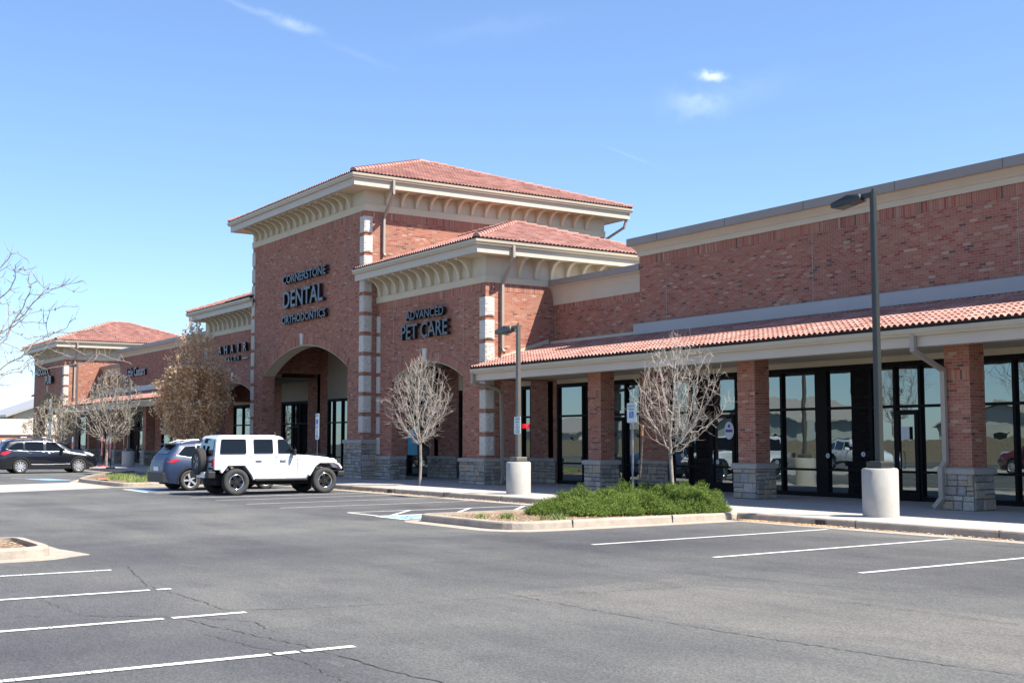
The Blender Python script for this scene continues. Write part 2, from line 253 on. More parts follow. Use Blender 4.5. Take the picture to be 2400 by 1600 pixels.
# ------------------------------------------------------------------ mesh helpers
ORG = {}
class MB:
    def __init__(s): s.v = []; s.f = []; s.m = []; s.uv = []; s.sm = []
    def face(s, pts, mi=0, uv=None, smooth=False):
        i = len(s.v); s.v += [tuple(p) for p in pts]; s.f.append(tuple(range(i, i+len(pts)))); s.m.append(mi); s.uv.append(uv); s.sm.append(smooth)
    def grid(s, rows, mi=0, smooth=False, closed=False):
        i = len(s.v); n = len(rows[0])
        for r_ in rows: s.v += [tuple(p) for p in r_]
        for a in range(len(rows)-1):
            for b in range(n if closed else n-1):
                c = (b+1) % n
                s.f.append((i+a*n+b, i+a*n+c, i+(a+1)*n+c, i+(a+1)*n+b)); s.m.append(mi); s.uv.append(None); s.sm.append(smooth)
    def box(s, x0, x1, y0, y1, z0, z1, mi=0, M_=None):
        p = [(x, y, z) for z in (z0, z1) for y in (y0, y1) for x in (x0, x1)]
        if M_ is not None: p = [tuple(M_ @ Vector(q)) for q in p]
        i = len(s.v); s.v += p
        for f in ((0, 2, 3, 1), (4, 5, 7, 6), (0, 1, 5, 4), (2, 6, 7, 3), (0, 4, 6, 2), (1, 3, 7, 5)):
            s.f.append(tuple(i+k for k in f)); s.m.append(mi); s.uv.append(None); s.sm.append(False)
    def prism(s, pts, axis, a, b, mi=0, M_=None):
        # pts 2D polygon; axis = extrude axis; remaining axes in order
        def P(p, t):
            q = {'x': (t, p[0], p[1]), 'y': (p[0], t, p[1]), 'z': (p[0], p[1], t)}[axis]
            return tuple(M_ @ Vector(q)) if M_ is not None else q
        tr = tessellate_polygon([[Vector((p[0], p[1], 0)) for p in pts]])
        n = len(pts); i = len(s.v); s.v += [P(p, a) for p in pts] + [P(p, b) for p in pts]
        for t in tr:
            s.f.append(tuple(i+k for k in t)); s.f.append(tuple(i+n+k for k in reversed(t)))
            s.m += [mi, mi]; s.uv += [None, None]; s.sm += [False, False]
        for k in range(n):
            l = (k+1) % n; s.f.append((i+k, i+l, i+n+l, i+n+k)); s.m.append(mi); s.uv.append(None); s.sm.append(False)
    def tube(s, path, radii, n=6, mi=0, caps=True, smooth=True):
        path = [Vector(p) for p in path]
        if isinstance(radii, (int, float)): radii = [radii]*len(path)
        rows = []; pn = None
        for k, p in enumerate(path):
            d = (path[min(k+1, len(path)-1)]-path[max(k-1, 0)])
            if d.length < 1e-9: d = Vector((0, 0, 1))
            d.normalize()
            if pn is None: a = d.orthogonal().normalized()
            else:
                a = (pn - d*pn.dot(d))
                a = a.normalized() if a.length > 1e-6 else d.orthogonal().normalized()
            pn = a; b = d.cross(a)
            rows.append([p + (a*math.cos(2*math.pi*j/n)+b*math.sin(2*math.pi*j/n))*radii[k] for j in range(n)])
        i0 = len(s.v); s.grid(rows, mi, smooth, True)
        if caps:
            s.face(list(reversed(rows[0])), mi); s.face(rows[-1], mi)
    def cyl(s, c, r, z0, z1, n=24, mi=0, r2=None, smooth=True):
        r2 = r if r2 is None else r2
        rows = [[(c[0]+q*math.cos(2*math.pi*j/n), c[1]+q*math.sin(2*math.pi*j/n), z) for j in range(n)] for q, z in ((r, z0), (r2, z1))]
        s.grid(rows, mi, smooth, True); s.face(list(reversed(rows[0])), mi); s.face(rows[1], mi)
    def sweep(s, path, prof, closed=False, mi=0):
        # path: 2D points; prof: [(out, z)], out measured to the right of travel direction
        n = len(path); P = [Vector(p) for p in path]; off = []
        for k in range(n):
            a = P[k]-P[k-1] if (k > 0 or closed) else None; b = P[(k+1) % n]-P[k] if (k < n-1 or closed) else None
            na = Vector((a.y, -a.x)).normalized() if a is not None else None; nb = Vector((b.y, -b.x)).normalized() if b is not None else None
            if na is None: o = nb
            elif nb is None: o = na
            else:
                o = (na+nb); o = o/ max(.2, o.dot(na)) if o.length > 1e-6 else na
            off.append(o)
        rows = [[(P[k].x+off[k].x*d, P[k].y+off[k].y*d, z) for d, z in prof] for k in range(n)]
        if closed: rows.append(rows[0])
        s.grid(rows, mi, False, True)
        if not closed:
            for rr, flip in ((rows[0], 0), (rows[-1], 1)):
                tr = tessellate_polygon([[Vector((d, z, 0)) for d, z in prof]])
                for t in tr: s.face([rr[q] for q in t], mi)
    def build(s, name, mats, parent=None, label=None, cat=None, group=None, kind=None, bevel=0, fix=True, origin=None, smooth_angle=None):
        if not isinstance(mats, (list, tuple)): mats = [mats]
        mats = [M[x] if isinstance(x, str) else x for x in mats]
        if parent is not None: o = ORG.get(parent.name, Vector((0, 0, 0)))
        elif origin is not None: o = Vector(origin)
        else:
            a = np.array(s.v); o = Vector(((a[:, 0].min()+a[:, 0].max())/2, (a[:, 1].min()+a[:, 1].max())/2, a[:, 2].min()))
        me = bpy.data.meshes.new(name)
        me.from_pydata([(p[0]-o.x, p[1]-o.y, p[2]-o.z) for p in s.v], [], s.f)
        for m_ in mats: me.materials.append(m_)
        me.polygons.foreach_set('material_index', s.m); me.polygons.foreach_set('use_smooth', s.sm)
        if fix:
            bm = bmesh.new(); bm.from_mesh(me); bmesh.ops.remove_doubles(bm, verts=bm.verts, dist=1e-5) if fix == 2 else None
            bmesh.ops.recalc_face_normals(bm, faces=bm.faces)
            bm.to_mesh(me); bm.free()
        if any(x.name.startswith('brick') for x in mats):
            uvl = me.uv_layers.new(name='UVMap').data
            for p in me.polygons:
                cu = s.uv[p.index] if p.index < len(s.uv) and not fix == 2 else None
                nx, ny, nz = (abs(q) for q in p.normal)
                for li, vi in zip(p.loop_indices, p.vertices):
                    if cu is not None:
                        # map stored uv by vertex order
                        k = s.f[p.index].index(vi) if vi in s.f[p.index] else 0; uvl[li].uv = cu[k]; continue
                    c = me.vertices[vi].co+o
                    if nx >= ny and nx >= nz: uvl[li].uv = (c.y, c.z)
                    elif ny >= nz: uvl[li].uv = (c.x, c.z)
                    else: uvl[li].uv = (c.x, c.y)
        ob = bpy.data.objects.new(name, me); COL.objects.link(ob)
        if bevel:
            bv = ob.modifiers.new('Bevel', 'BEVEL'); bv.width = bevel; bv.segments = 2; bv.limit_method = 'ANGLE'; bv.angle_limit = R(40)
        if parent is not None:
            ob.parent = parent; ORG[ob.name] = o.copy()
        else:
            ob.location = o; ORG[ob.name] = o.copy()
        tag(ob, label, cat, group, kind)
        return ob
def tag(o, label=None, cat=None, group=None, kind=None):
    if label: o['label'] = label
    if cat: o['category'] = cat
    if group: o['group'] = group
    if kind: o['kind'] = kind
    return o
def thing(name, label, cat, loc=(0, 0, 0), rz=0, group=None, local=False):
    o = bpy.data.objects.new(name, None); COL.objects.link(o); o.location = loc; o.rotation_euler = (0, 0, rz); o.empty_display_size = .3
    ORG[o.name] = Vector((0, 0, 0)) if local else Vector(loc)
    return tag(o, label, cat, group)
def dup(root, loc, rz=0, label=None, scale=None):
    r_ = root.copy(); COL.objects.link(r_); r_.location = loc; r_.rotation_euler = (0, 0, rz)
    if label: r_['label'] = label
    if scale: r_.scale = (scale,)*3
    for ch in list(root.children):
        c = ch.copy(); COL.objects.link(c); c.parent = r_
        for g in ch.children:
            d = g.copy(); COL.objects.link(d); d.parent = c
    return r_
def struct(mb, name, m, label=None, **k): return mb.build(name, m, None, label, None, None, 'structure', **k)

# ================================================================== GROUND
rnd = random.Random(7)
g = MB(); S_ = 500
xs = [-S_, -120, -60, -30, 0, 60, S_]
g.grid([[(x, y, 0) for x in xs] for y in (-S_, -100, 0, 30, 100, S_)])
struct(g, 'asphalt_lot', 'asphalt', 'worn grey asphalt parking lot', fix=False)
# walkway with control joints
KY = 18.2
g = MB(); x = -112.0
while x < 12:
    x2 = min(x+1.83, 12)
    for (ya, yb) in ((KY+.156, 20.3), (20.306, 22.7), (22.706, 25.3)):
        g.box(x+.004, x2-.004, ya, yb, -.05, .15)
    x = x2
g.box(-112, 12, KY+.14, 25.3, -.05, .143)
struct(g, 'walkway', 'walk', 'pale concrete walkway in front of the shops')
# kerb along the walkway
def rounded(pts, r, seg=6):
    out = []; n = len(pts)
    for k in range(n):
        p = Vector(pts[k]); a = Vector(pts[k-1]); b = Vector(pts[(k+1) % n]); rr = r[k] if isinstance(r, (list, tuple)) else r
        if rr <= 0: out.append(tuple(p)); continue
        u = (a-p).normalized(); v = (b-p).normalized()
        p0 = p+u*rr; p1 = p+v*rr
        for j in range(seg+1):
            t = j/seg; out.append(tuple(p0*(1-t)**2+p*2*t*(1-t)+p1*t*t))
    return out
def kerb_path(path, closed, name, label, w=.15, h=.16, apron=.36, inner=None):
    g = MB(); g.sweep(path, [(0.02, -.05), (0.0, h-.035), (-.015, h-.01), (-.04, h), (-w, h), (-w, -.05)], closed)
    k = g.build(name, 'kerb', None, label, None, None, 'structure')
    if apron:
        g = MB(); g.sweep(path, [(apron, -.03), (apron, .006), (.021, .016), (.021, -.03)], closed)
        g.build('gutter_pan', 'kerb', None, 'concrete gutter strip at the foot of a kerb', None, None, 'structure')
IR = rounded([(-22.3, 18.2), (-22.3, 12.45), (-18.75, 12.45), (-18.75, 18.2)], [0, .45, .8, 0])
FI = rounded([(-62, 18.2), (-56.5, 14.9), (-50.6, 12.75), (-44.2, 12.6), (-43.7, 18.2)], [0, .6, .7, .7, 0])
wk = [(-112, KY)] + [(-62, KY)] + FI[1:-1] + [(-43.6, KY), (-22.3, KY)] + IR[1:-1] + [(-18.75, KY), (12, KY)]
kerb_path(wk, False, 'kerb', 'long pale concrete kerb edging the walkway and its planted islands')
g = MB(); g.face([(p[0], p[1], .11) for p in IR]); struct(g, 'planting_bed', 'mulch', 'brown mulch bed inside the kerbed island with the junipers', fix=False)
g = MB()
tr = tessellate_polygon([[Vector((p[0], p[1], 0)) for p in FI]])
for t in tr: g.face([(FI[q][0], FI[q][1], .098) for q in t])
struct(g, 'planting_bed', 'mulch', 'planted island bed beside the blue SUV', fix=False)
# kerb joints + drain notches
g = MB(); x = -40.0
while x < 2:
    if not (-22.5 < x < -18.5): g.box(x-.004, x+.004, KY-.0215, KY+.1, .0, .1615)
    x += 3.05
for x in (-16.45, -34.2): g.box(x-.13, x+.13, KY-.028, KY+.1, .02, .13)
for y in (13.9, 16.4): g.box(-18.85, -18.727, y-.005, y+.005, 0, .1615)
struct(g, 'kerb_joint', 'crack', 'dark joints and drain notches cut in the kerb')
# left island
LI = rounded([(-20.6, 4.35), (-20.6, -3.0), (-18.3, -3.0), (-18.3, 4.35)], [.4, .3, .3, .6])
kerb_path(LI, True, 'island_kerb', 'rounded concrete kerb of the small island at the left edge')
tail = MB(); tail.prism([(-19.6, 4.4), (-18.2, 3.5), (-17.97, 4.0), (-18.5, 4.86), (-19.5, 4.72)], 'z', -.02, .012)
struct(tail, 'gutter_pan', 'kerb', 'concrete apron at the nose of the left island')
g = MB(); g.face([(p[0], p[1], .09) for p in LI]); struct(g, 'planting_bed', 'mulch', 'mulch bed inside the small left island', fix=False)
# valley pan
g = MB(); g.prism([(-50.3, 12.4), (-43.9, 12.2), (-40.5, 4), (-36, -12), (-44, -12), (-47.2, 4)], 'z', -.02, .007)
struct(g, 'valley_gutter', 'concrete', 'pale concrete valley gutter crossing the lot')
# parking lines (worn: small breaks)
def line(p, q, w=.1, m='line', breaks=(), name='parking_line', z=.007):
    P = Vector(p); Q = Vector(q); d = (Q-P); Ln = d.length; d.normalize(); nrm = Vector((-d.y, d.x))*(w/2)
    g = MB(); t = 0; rr = random.Random(int(abs(P.x*100)+abs(P.y*10)))
    while t < Ln:
        e = min(t+.04, Ln); c = t/Ln
        if not any(a <= t <= b for a, b in breaks):
            j = rr.uniform(-.006, .006)
            a = P+d*t; b = P+d*e
            g.face([(a.x-nrm.x, a.y-nrm.y+j, z), (a.x+nrm.x, a.y+nrm.y+j, z), (b.x+nrm.x, b.y+nrm.y+j, z), (b.x-nrm.x, b.y-nrm.y+j, z)])
        t = e
    return struct(g, name, m, 'white painted parking line on asphalt', fix=False)
line((-10.45, 12.25), (-10.45, 17.75), .098); line((-13.0, 12.15), (-13.12, 17.72)); line((-15.66, 12.0), (-15.82, 17.66))
for X in (-7.9, -5.3, -2.7): line((X, 12.2), (X, 17.7))
for X, br in ((-16.15, ()), (-13.75, ((0.13, .2),)), (-11.47, ((.70, .77),)), (-9.1, ((.66, .70), (.40, .44))), (-6.8, ()), (-4.5, ())):
    L0 = 4.52
    line((X, L0), (X-.15, -.9), .098, 'line', br)
for X in (-28.4, -30.65, -32.95): line((X, 12.05), (X-.25, 17.7), .09, 'lineold')
line((-34.9, 12.0), (-35.0, 17.7), .09, 'line'); line((-38.3, 12.0), (-38.4, 17.7), .1)
# hatched access aisle + blue stall
for a, b in (((-25.75, 12.6), (-25.75, 17.7)), ((-24.2, 12.6), (-24.2, 17.7)), ((-25.75, 12.6), (-24.2, 12.6)), ((-25.7, 14.2), (-24.2, 12.9)), ((-25.7, 15.9), (-24.2, 14.6)), ((-25.7, 17.5), (-24.2, 16.2)), ((-22.9, 15.0), (-22.9, 17.7))):
    line(a, b, .09, 'line')
g = MB(); g.face([(-24.05, 12.55, .005), (-22.75, 12.55, .005), (-22.75, 13.95, .005), (-24.05, 13.95, .005)]); struct(g, 'blue_marking', 'bluepaint', 'blue painted square beside the juniper island', fix=False)
g = MB()
def isa(g, cx, cy, s, fn, mi=0):
    # wheelchair symbol from strokes; fn maps (u,v)->3D
    def stroke(pts, w):
        for (a, b) in zip(pts[:-1], pts[1:]):
            A = Vector(a); B = Vector(b); d = (B-A); d.normalize(); n = Vector((-d.y, d.x))*w/2; A = A-d*w*.3; B = B+d*w*.3
            g.face([fn(cx+q.x*s, cy+q.y*s) for q in (A-n, B-n, B+n, A+n)], mi)
    stroke([(-.05, .25), (-.02, -.08), (.2, -.08), (.3, -.4), (.4, -.36)], .09)
    stroke([(-.04, .1), (.16, .1)], .07)
    stroke([(.02+.27*math.cos(t), -.2+.27*math.sin(t)) for t in [R(150+k*22) for k in range(9)]], .07)
    g.face([fn(cx+(-.06+.075*math.cos(2*math.pi*k/10))*s, cy+(.37+.075*math.sin(2*math.pi*k/10))*s) for k in range(10)], mi)
isa(g, -23.4, 13.25, 1.25, lambda u, v: (u, v, .010)); struct(g, 'wheelchair_marking', 'line', 'white wheelchair symbol painted on the blue square', fix=False)
for a, b in (((-24.1, 12.5), (-22.7, 12.5)), ((-24.1, 14.0), (-22.7, 14.0)), ((-24.1, 12.5), (-24.1, 14.0))): line(a, b, .09)
g = MB(); g.face([(-42.2, 12.3, .005), (-40.3, 12.3, .005), (-40.3, 13.6, .005), (-42.2, 13.6, .005)]); struct(g, 'blue_marking', 'bluepaint', 'blue painted square under the blue SUV', fix=False)
for a, b in (((-42.3, 12.2), (-39.2, 12.1)), ((-42.3, 12.2), (-42.4, 17.6)), ((-39.2, 12.1), (-39.3, 17.6))): line(a, b, .1)
g = MB(); g.face([(-56.2, 11.9, .005), (-53.4, 12.3, .005), (-53.4, 13.2, .005), (-56.2, 12.9, .005)]); struct(g, 'blue_marking', 'bluepaint', 'blue painted patch near the far island', fix=False)
for a, b in (((-57.5, 11.6), (-53.2, 13.5)), ((-60.4, 11.8), (-60.5, 17.4)), ((-58.2, 11.8), (-58.3, 16))): line(a, b, .1)
g = MB(); g.face([(-50.0, 13.35, .012), (-48.3, 12.95, .012), (-48.2, 13.35, .012), (-49.9, 13.75, .012)]); g2 = [(x, y, .168) for x, y in ((-50.0, 13.35), (-48.3, 12.95), (-48.2, 13.35), (-49.9, 13.75))]
g = MB(); g.face(g2); struct(g, 'tactile_paving', 'redmat', 'red tactile patch on the far island kerb', fix=False)
# cracks
def crack(pts, w=.03, seed=1):
    rr = random.Random(seed); P = []
    for a, b in zip(pts[:-1], pts[1:]):
        A = Vector(a); B = Vector(b); n = max(2, int((B-A).length/.07))
        for k in range(n): P.append(A.lerp(B, k/n)+Vector((rr.uniform(-.025, .025), rr.uniform(-.025, .025))))
    for a, b in zip(P[:-1], P[1:]):
        d = (b-a).normalized(); n = Vector((-d.y, d.x))*(w*rr.uniform(.05, .30))
        ck.face([(a.x-n.x, a.y-n.y, .005), (a.x+n.x, a.y+n.y, .005), (b.x+n.x, b.y+n.y, .005), (b.x-n.x, b.y-n.y, .005)])
ck = MB()
crack([(-16.6, 4.86), (-14.24, 4.4), (-13.49, 4.43), (-12.18, 4.44), (-11.76, 4.42), (-11.61, 4.65), (-11.43, 5.01), (-11.25, 5.93), (-11.0, 7.4), (-10.6, 9.5)], .03, 1)
crack([(-12.49, 2.46), (-12.16, 3.14), (-11.66, 3.77), (-11.42, 3.85), (-10.54, 4.0), (-9.26, 4.21), (-8.11, 4.28), (-7, 4.4)], .035, 2)
crack([(-10.39, 3.73), (-9.2, 3.9), (-8.24, 3.85), (-7.3, 3.8)], .02, 3); crack([(-13.56, 3.09), (-12.8, 3.1), (-12.22, 3.15), (-11.6, 3.5)], .018, 4)
crack([(-11.4, 4.0), (-10.9, 4.35), (-10.3, 4.3)], .03, 9); crack([(-16, 9.4), (-13.8, 9.9), (-11, 10.6), (-9.4, 11.0), (-8.0, 11.5)], .025, 5); crack([(-6.8, 9.2), (-5.9, 9.8), (-5.4, 10.9)], .02, 6)
crack([(-11.3, 7.43), (-9.3, 7.45), (-7.5, 7.6), (-5.3, 7.9), (-3, 8.1)], .03, 11); crack([(-11.33, 9.39), (-9.15, 9.94), (-6.7, 10.06)], .02, 12); crack([(-24, 9.2), (-19, 10.2), (-17, 11.3), (-16.2, 11.9)], .02, 7); crack([(-30, 10.5), (-26, 10.8), (-22, 10.9)], .02, 8)
struct(ck, 'asphalt_crack', 'crack', 'thin dark cracks wandering across the asphalt', fix=False)
# litter by the kerb
g = MB(); rr = random.Random(5)
for k in range(1500):
    if k < 900: x = rr.choice((rr.gauss(-18.3, .3), rr.gauss(-16.6, .5), rr.uniform(-18.5, -12))); y = KY-.02-abs(rr.gauss(0, .10))
    else: x = rr.uniform(-42, -24); y = KY-.02-abs(rr.gauss(0, .08))
    a = rr.uniform(0, 3.14); s_ = rr.uniform(.012, .035); z = .02+rr.uniform(0, .015)
    g.face([(x+s_*math.cos(a), y+s_*math.sin(a), z), (x-s_*.4*math.sin(a), y+s_*.4*math.cos(a), z+.01), (x-s_*math.cos(a), y-s_*math.sin(a), z), (x+s_*.4*math.sin(a), y-s_*.4*math.cos(a), z+.004)])
g.build('leaf_litter', 'leafbrown', None, 'dry leaf litter gathered along the kerb', 'litter', None, 'stuff', fix=False)

# ================================================================== BUILDING
BLD = thing('shopping_centre', 'long red brick shopping centre with pink tile roofs, central arched tower and covered walk', 'building', (-49, 22, 0))
CX = -49.1
def mx(x): return 2*CX-x
def part(mb, name, m, label=None, **k): return mb.build(name, m, BLD, label, **k)
def arc(x0, x1, zs, rise, n=28):
    hw = (x1-x0)/2; Rr = (hw*hw+rise*rise)/(2*rise); c = (x0+x1)/2; zc = zs+rise-Rr; a0 = math.asin(hw/Rr)
    return [(c+Rr*math.sin(-a0+2*a0*k/n), zc+Rr*math.cos(-a0+2*a0*k/n)) for k in range(n+1)], (c, zc, Rr, a0)
def ashlar(g, a, b, z0, z1, out, seed, dep=.05):
    """ledge stones on the vertical face from a to b (2D), facing `out`"""
    rr = random.Random(seed); A = Vector(a); B = Vector(b); d = (B-A); Ln = d.length; d.normalize(); o = Vector(out)
    z = z0
    while z < z1-.02:
        h = rr.choice((.12, .16, .20, .25)); h = min(h, z1-z)
        if z1-(z+h) < .06: h = z1-z
        t = 0
        while t < Ln-.01:
            w = rr.uniform(.15, .42); w = min(w, Ln-t)
            if Ln-(t+w) < .1: w = Ln-t
            cells = [(t, z, w, h)]
            if h > .19 and rr.random() < .45: cells = [(t, z, w, h*.5), (t, z+h*.5, w, h*.5)]
            for (tt, zz, ww, hh) in cells:
                e = rr.uniform(.012, dep); m_ = .009; j = lambda: rr.uniform(-.006, .006)
                q = [(tt+m_+j(), zz+m_+j()), (tt+ww-m_+j(), zz+m_+j()), (tt+ww-m_+j(), zz+hh-m_+j()), (tt+m_+j(), zz+hh-m_+j())]
                bk = [A+d*u for u, _ in q]; c = .018
                cu = (tt+ww/2, zz+hh/2)
                q2 = [(u+(cu[0]-u)*min(.3, c/ww*2), v+(cu[1]-v)*min(.3, c/hh*2)) for u, v in q]
                back = [(*(A+d*u-o*.01), v) for (u, v) in q]; mid = [(*(A+d*u+o*e*.6), v) for (u, v) in q]; fr = [(*(A+d*u+o*e), v) for (u, v) in q2]
                g.grid([[back[k] for k in range(4)], [mid[k] for k in range(4)], [fr[k] for k in range(4)]], 0, False, True)
                i = len(g.v); g.f.append((i-4, i-3, i-2, i-1)); g.m.append(0); g.uv.append(None); g.sm.append(False)
            t += w
        z += h
SB = MB(); SM = MB(); SCAP = MB(); seed_ = [10]
def stone_box(x0, x1, y0, y1, z0, z1, faces='fr', prd=.07, caph=.13):
    """stone base wrapped round a pier/jamb; f front(-Y) r right(+X) l left b back"""
    a, b, c, d = x0-prd, x1+prd, y0-prd, y1+prd
    if 'l' not in faces: a = x0+.002
    if 'r' not in faces: b = x1-.002
    if 'b' not in faces: d = y1-.002
    if 'f' not in faces: c = y0+.002
    SM.box(a, b, c, d, z0, z1-caph)
    zt = z1-caph; seed_[0] += 1
    if 'f' in faces: ashlar(SB, (a, c), (b, c), z0, zt, (0, -1), seed_[0])
    if 'r' in faces: ashlar(SB, (b, c), (b, d), z0, zt, (1, 0), seed_[0]+100)
    if 'l' in faces: ashlar(SB, (a, c), (a, d), z0, zt, (-1, 0), seed_[0]+200)
    if 'b' in faces: ashlar(SB, (a, d), (b, d), z0, zt, (0, 1), seed_[0]+300)
    o = .055
    A, B, C, D = (a-o if 'l' in faces else a), (b+o if 'r' in faces else b), (c-o if 'f' in faces else c), (d+o if 'b' in faces else d)
    SCAP.box(A, B, C, D, zt, z1-.03)
    # chamfered top
    pr = .05
    lo = [(A, C), (B, C), (B, D), (A, D)]; hi = [(A+(pr if 'l' in faces else 0), C+(pr if 'f' in faces else 0)), (B-(pr if 'r' in faces else 0), C+(pr if 'f' in faces else 0)), (B-(pr if 'r' in faces else 0), D-(pr if 'b' in faces else 0)), (A+(pr if 'l' in faces else 0), D-(pr if 'b' in faces else 0))]
    SCAP.grid([[(*p, z1-.03) for p in lo], [(*p, z1) for p in hi]], 0, False, True); SCAP.face([(*p, z1) for p in hi])
def flush_stone(name='stone_base', label=None):
    global SB, SM, SCAP
    for k, p in enumerate(SM.f): SB.m.append(1)
    n = len(SB.v); SB.f += [tuple(n+q for q in f) for f in SM.f]; SB.uv += SM.uv; SB.sm += SM.sm; SB.v += SM.v
    n = len(SB.v); SB.f += [tuple(n+q for q in f) for f in SCAP.f]; SB.m += [2]*len(SCAP.f); SB.uv += SCAP.uv; SB.sm += SCAP.sm; SB.v += SCAP.v
    o = part(SB, name, ['stone', 'mortar', 'capstone'], label)
    SB = MB(); SM = MB(); SCAP = MB(); return o

def quoins(x, y, sx, ztop, zbot, label, wf=.34, ws=.34, front=True, side=True):
    """rock-faced corner blocks at corner (x,y); sx=+1: side faces +X"""
    g = MB(); z = ztop; rr = random.Random(int(abs(x)*10+ztop*7))
    while z-.5 > zbot:
        z0 = max(z-.65, zbot)
        # bulged rock face on front and side
        xa, xb = (x-wf, x+.035) if sx > 0 else (x-.035, x+wf)
        ya, yb = y-.035, (y+ws if side else y+.02)
        n = 6
        def pt(u, v, f):
            e = min(u, 1-u, v, 1-v); b = .0 if e < .01 else .018+rr.uniform(-.008, .016)
            if f == 'f': return (xa+(xb-xa)*u, ya-b, z0+(z-z0)*v)
            xx = xb if sx > 0 else xa
            return (xx+sx*b, ya+(yb-ya)*u, z0+(z-z0)*v)
        for f in ('f', 's'):
            rows = [[pt(i/n, j/(2*n), f) for i in range(n+1)] for j in range(2*n+1)]; g.grid(rows)
        g.box(xa+.001, xb-.001, ya+.001, yb, z0, z)
        z -= .80
    return part(g, 'quoins', 'quoin', label, fix=2)

def bracket_mesh(g, base, outv, H, D, T=.13):
    """concave corbel; base=(x,y,z) on the wall at bracket bottom centre; outv outward 2D unit"""
    o = Vector(outv); s = Vector((-o.y, o.x))
    prof = [(0, H), (D, H), (D, H-.09)]
    n = 10; cx, cz = D, .04; rx, rz = D-.15, H-.13
    for k in range(n+1):
        t = math.pi/2*k/n; prof.append((D-.02-rx*math.sin(t)*1.0, cz+rz*math.cos(t)) if k else (D-.02, cz+rz))
    prof += [(.13, 0), (0, 0)]
    def P(p, t): q = Vector(base[:2])+o*p[0]+s*t; return (q.x, q.y, base[2]+p[1])
    tr = tessellate_polygon([[Vector((p[0], p[1], 0)) for p in prof]])
    for t in tr: g.face([P(prof[q], -T/2) for q in t]); g.face([P(prof[q], T/2) for q in reversed(t)])
    for k in range(len(prof)):
        l = (k+1) % len(prof); g.face([P(prof[k], -T/2), P(prof[l], -T/2), P(prof[l], T/2), P(prof[k], T/2)])

# -------- roof tiles
PROF = [(0, 0), (.018, .030), (.048, .050), (.075, .050), (.105, .030), (.123, 0), (.165, 0)]
def tile_plane(name, O, U_, V_, width, length, clips=(), label=None, course=.345, eave=True):
    O = Vector(O); U_ = Vector(U_).normalized(); V_ = Vector(V_).normalized(); Nn = U_.cross(V_).normalized()
    if Nn.z < 0: Nn = -Nn
    nu = math.ceil(width/.33); nv = math.ceil(length/course); rr = random.Random(nu*31+nv)
    V = []; F = []; MI = []
    prof = PROF + [(.165+a, b) for a, b in PROF[1:]]
    npf = len(prof)
    for j in range(nv):
        v0 = j*course-.03; v1 = (j+1)*course+.03
        for i in range(nu):
            u0 = i*.33
            # quick reject
            c = O+U_*(u0+.165)+V_*((v0+v1)/2)
            if any((c-Vector(p)).dot(Vector(n)) > .35 for p, n in clips): continue
            jz = rr.uniform(-.003, .005); js = rr.uniform(-.006, .006); b = len(V)
            for (a, h) in prof: V.append(O+U_*min(u0+a, width)+V_*(v0+js)+Nn*(h+.035+jz))
            for (a, h) in prof: V.append(O+U_*min(u0+a, width)+V_*min(v1, length)+Nn*(h+.004))
            for (a, h) in prof: V.append(O+U_*min(u0+a, width)+V_*(v0+js+.004)+Nn*(-.005 if j else -.03))
            for k in range(npf-1):
                F.append((b+k, b+k+1, b+npf+k+1, b+npf+k)); MI.append(0)
                F.append((b+2*npf+k, b+2*npf+k+1, b+k+1, b+k)); MI.append(1 if (j == 0 and eave) else 0)
    base = len(V); V += [O+Nn*-.02, O+U_*width+Nn*-.02, O+U_*width+V_*length+Nn*-.02, O+V_*length+Nn*-.02]; F.append((base, base+1, base+2, base+3)); MI.append(1)
    me = bpy.data.meshes.new(name); o = ORG[BLD.name]
    me.from_pydata([tuple(p-o) for p in V], [], F); me.materials.append(M['tile']); me.materials.append(M['tiledark'])
    me.polygons.foreach_set('material_index', MI)
    if clips:
        bm = bmesh.new(); bm.from_mesh(me)
        for p, n in clips:
            bmesh.ops.bisect_plane(bm, geom=list(bm.verts)+list(bm.edges)+list(bm.faces), plane_co=Vector(p)-o, plane_no=Vector(n), clear_outer=True)
        bm.to_mesh(me); bm.free()
    ob = bpy.data.objects.new(name, me); COL.objects.link(ob); ob.parent = BLD
    if label: ob['label'] = label
    return ob
def caps_line(g, A, B, r=.115, seg=.42, lift=.05):
    A = Vector(A); B = Vector(B); d = B-A; L_ = d.length; d.normalize(); side = d.cross(Vector((0, 0, 1))).normalized(); upv = side.cross(d).normalized()
    n = max(1, int(L_/seg)); s_ = L_/n
    for k in range(n):
        p0 = A+d*(k*s_-.03)+upv*(lift+.02); p1 = A+d*((k+1)*s_+.03)+upv*(lift-.01)
        rows = []
        for p, rr_ in ((p0, r*1.12), (p1, r*.92)):
            rows.append([p+side*rr_*math.cos(t)+upv*rr_*(math.sin(t)*1.0-.15) for t in [math.pi*j/8 for j in range(9)]])
        g.grid(rows, 0, True); g.face(rows[0])
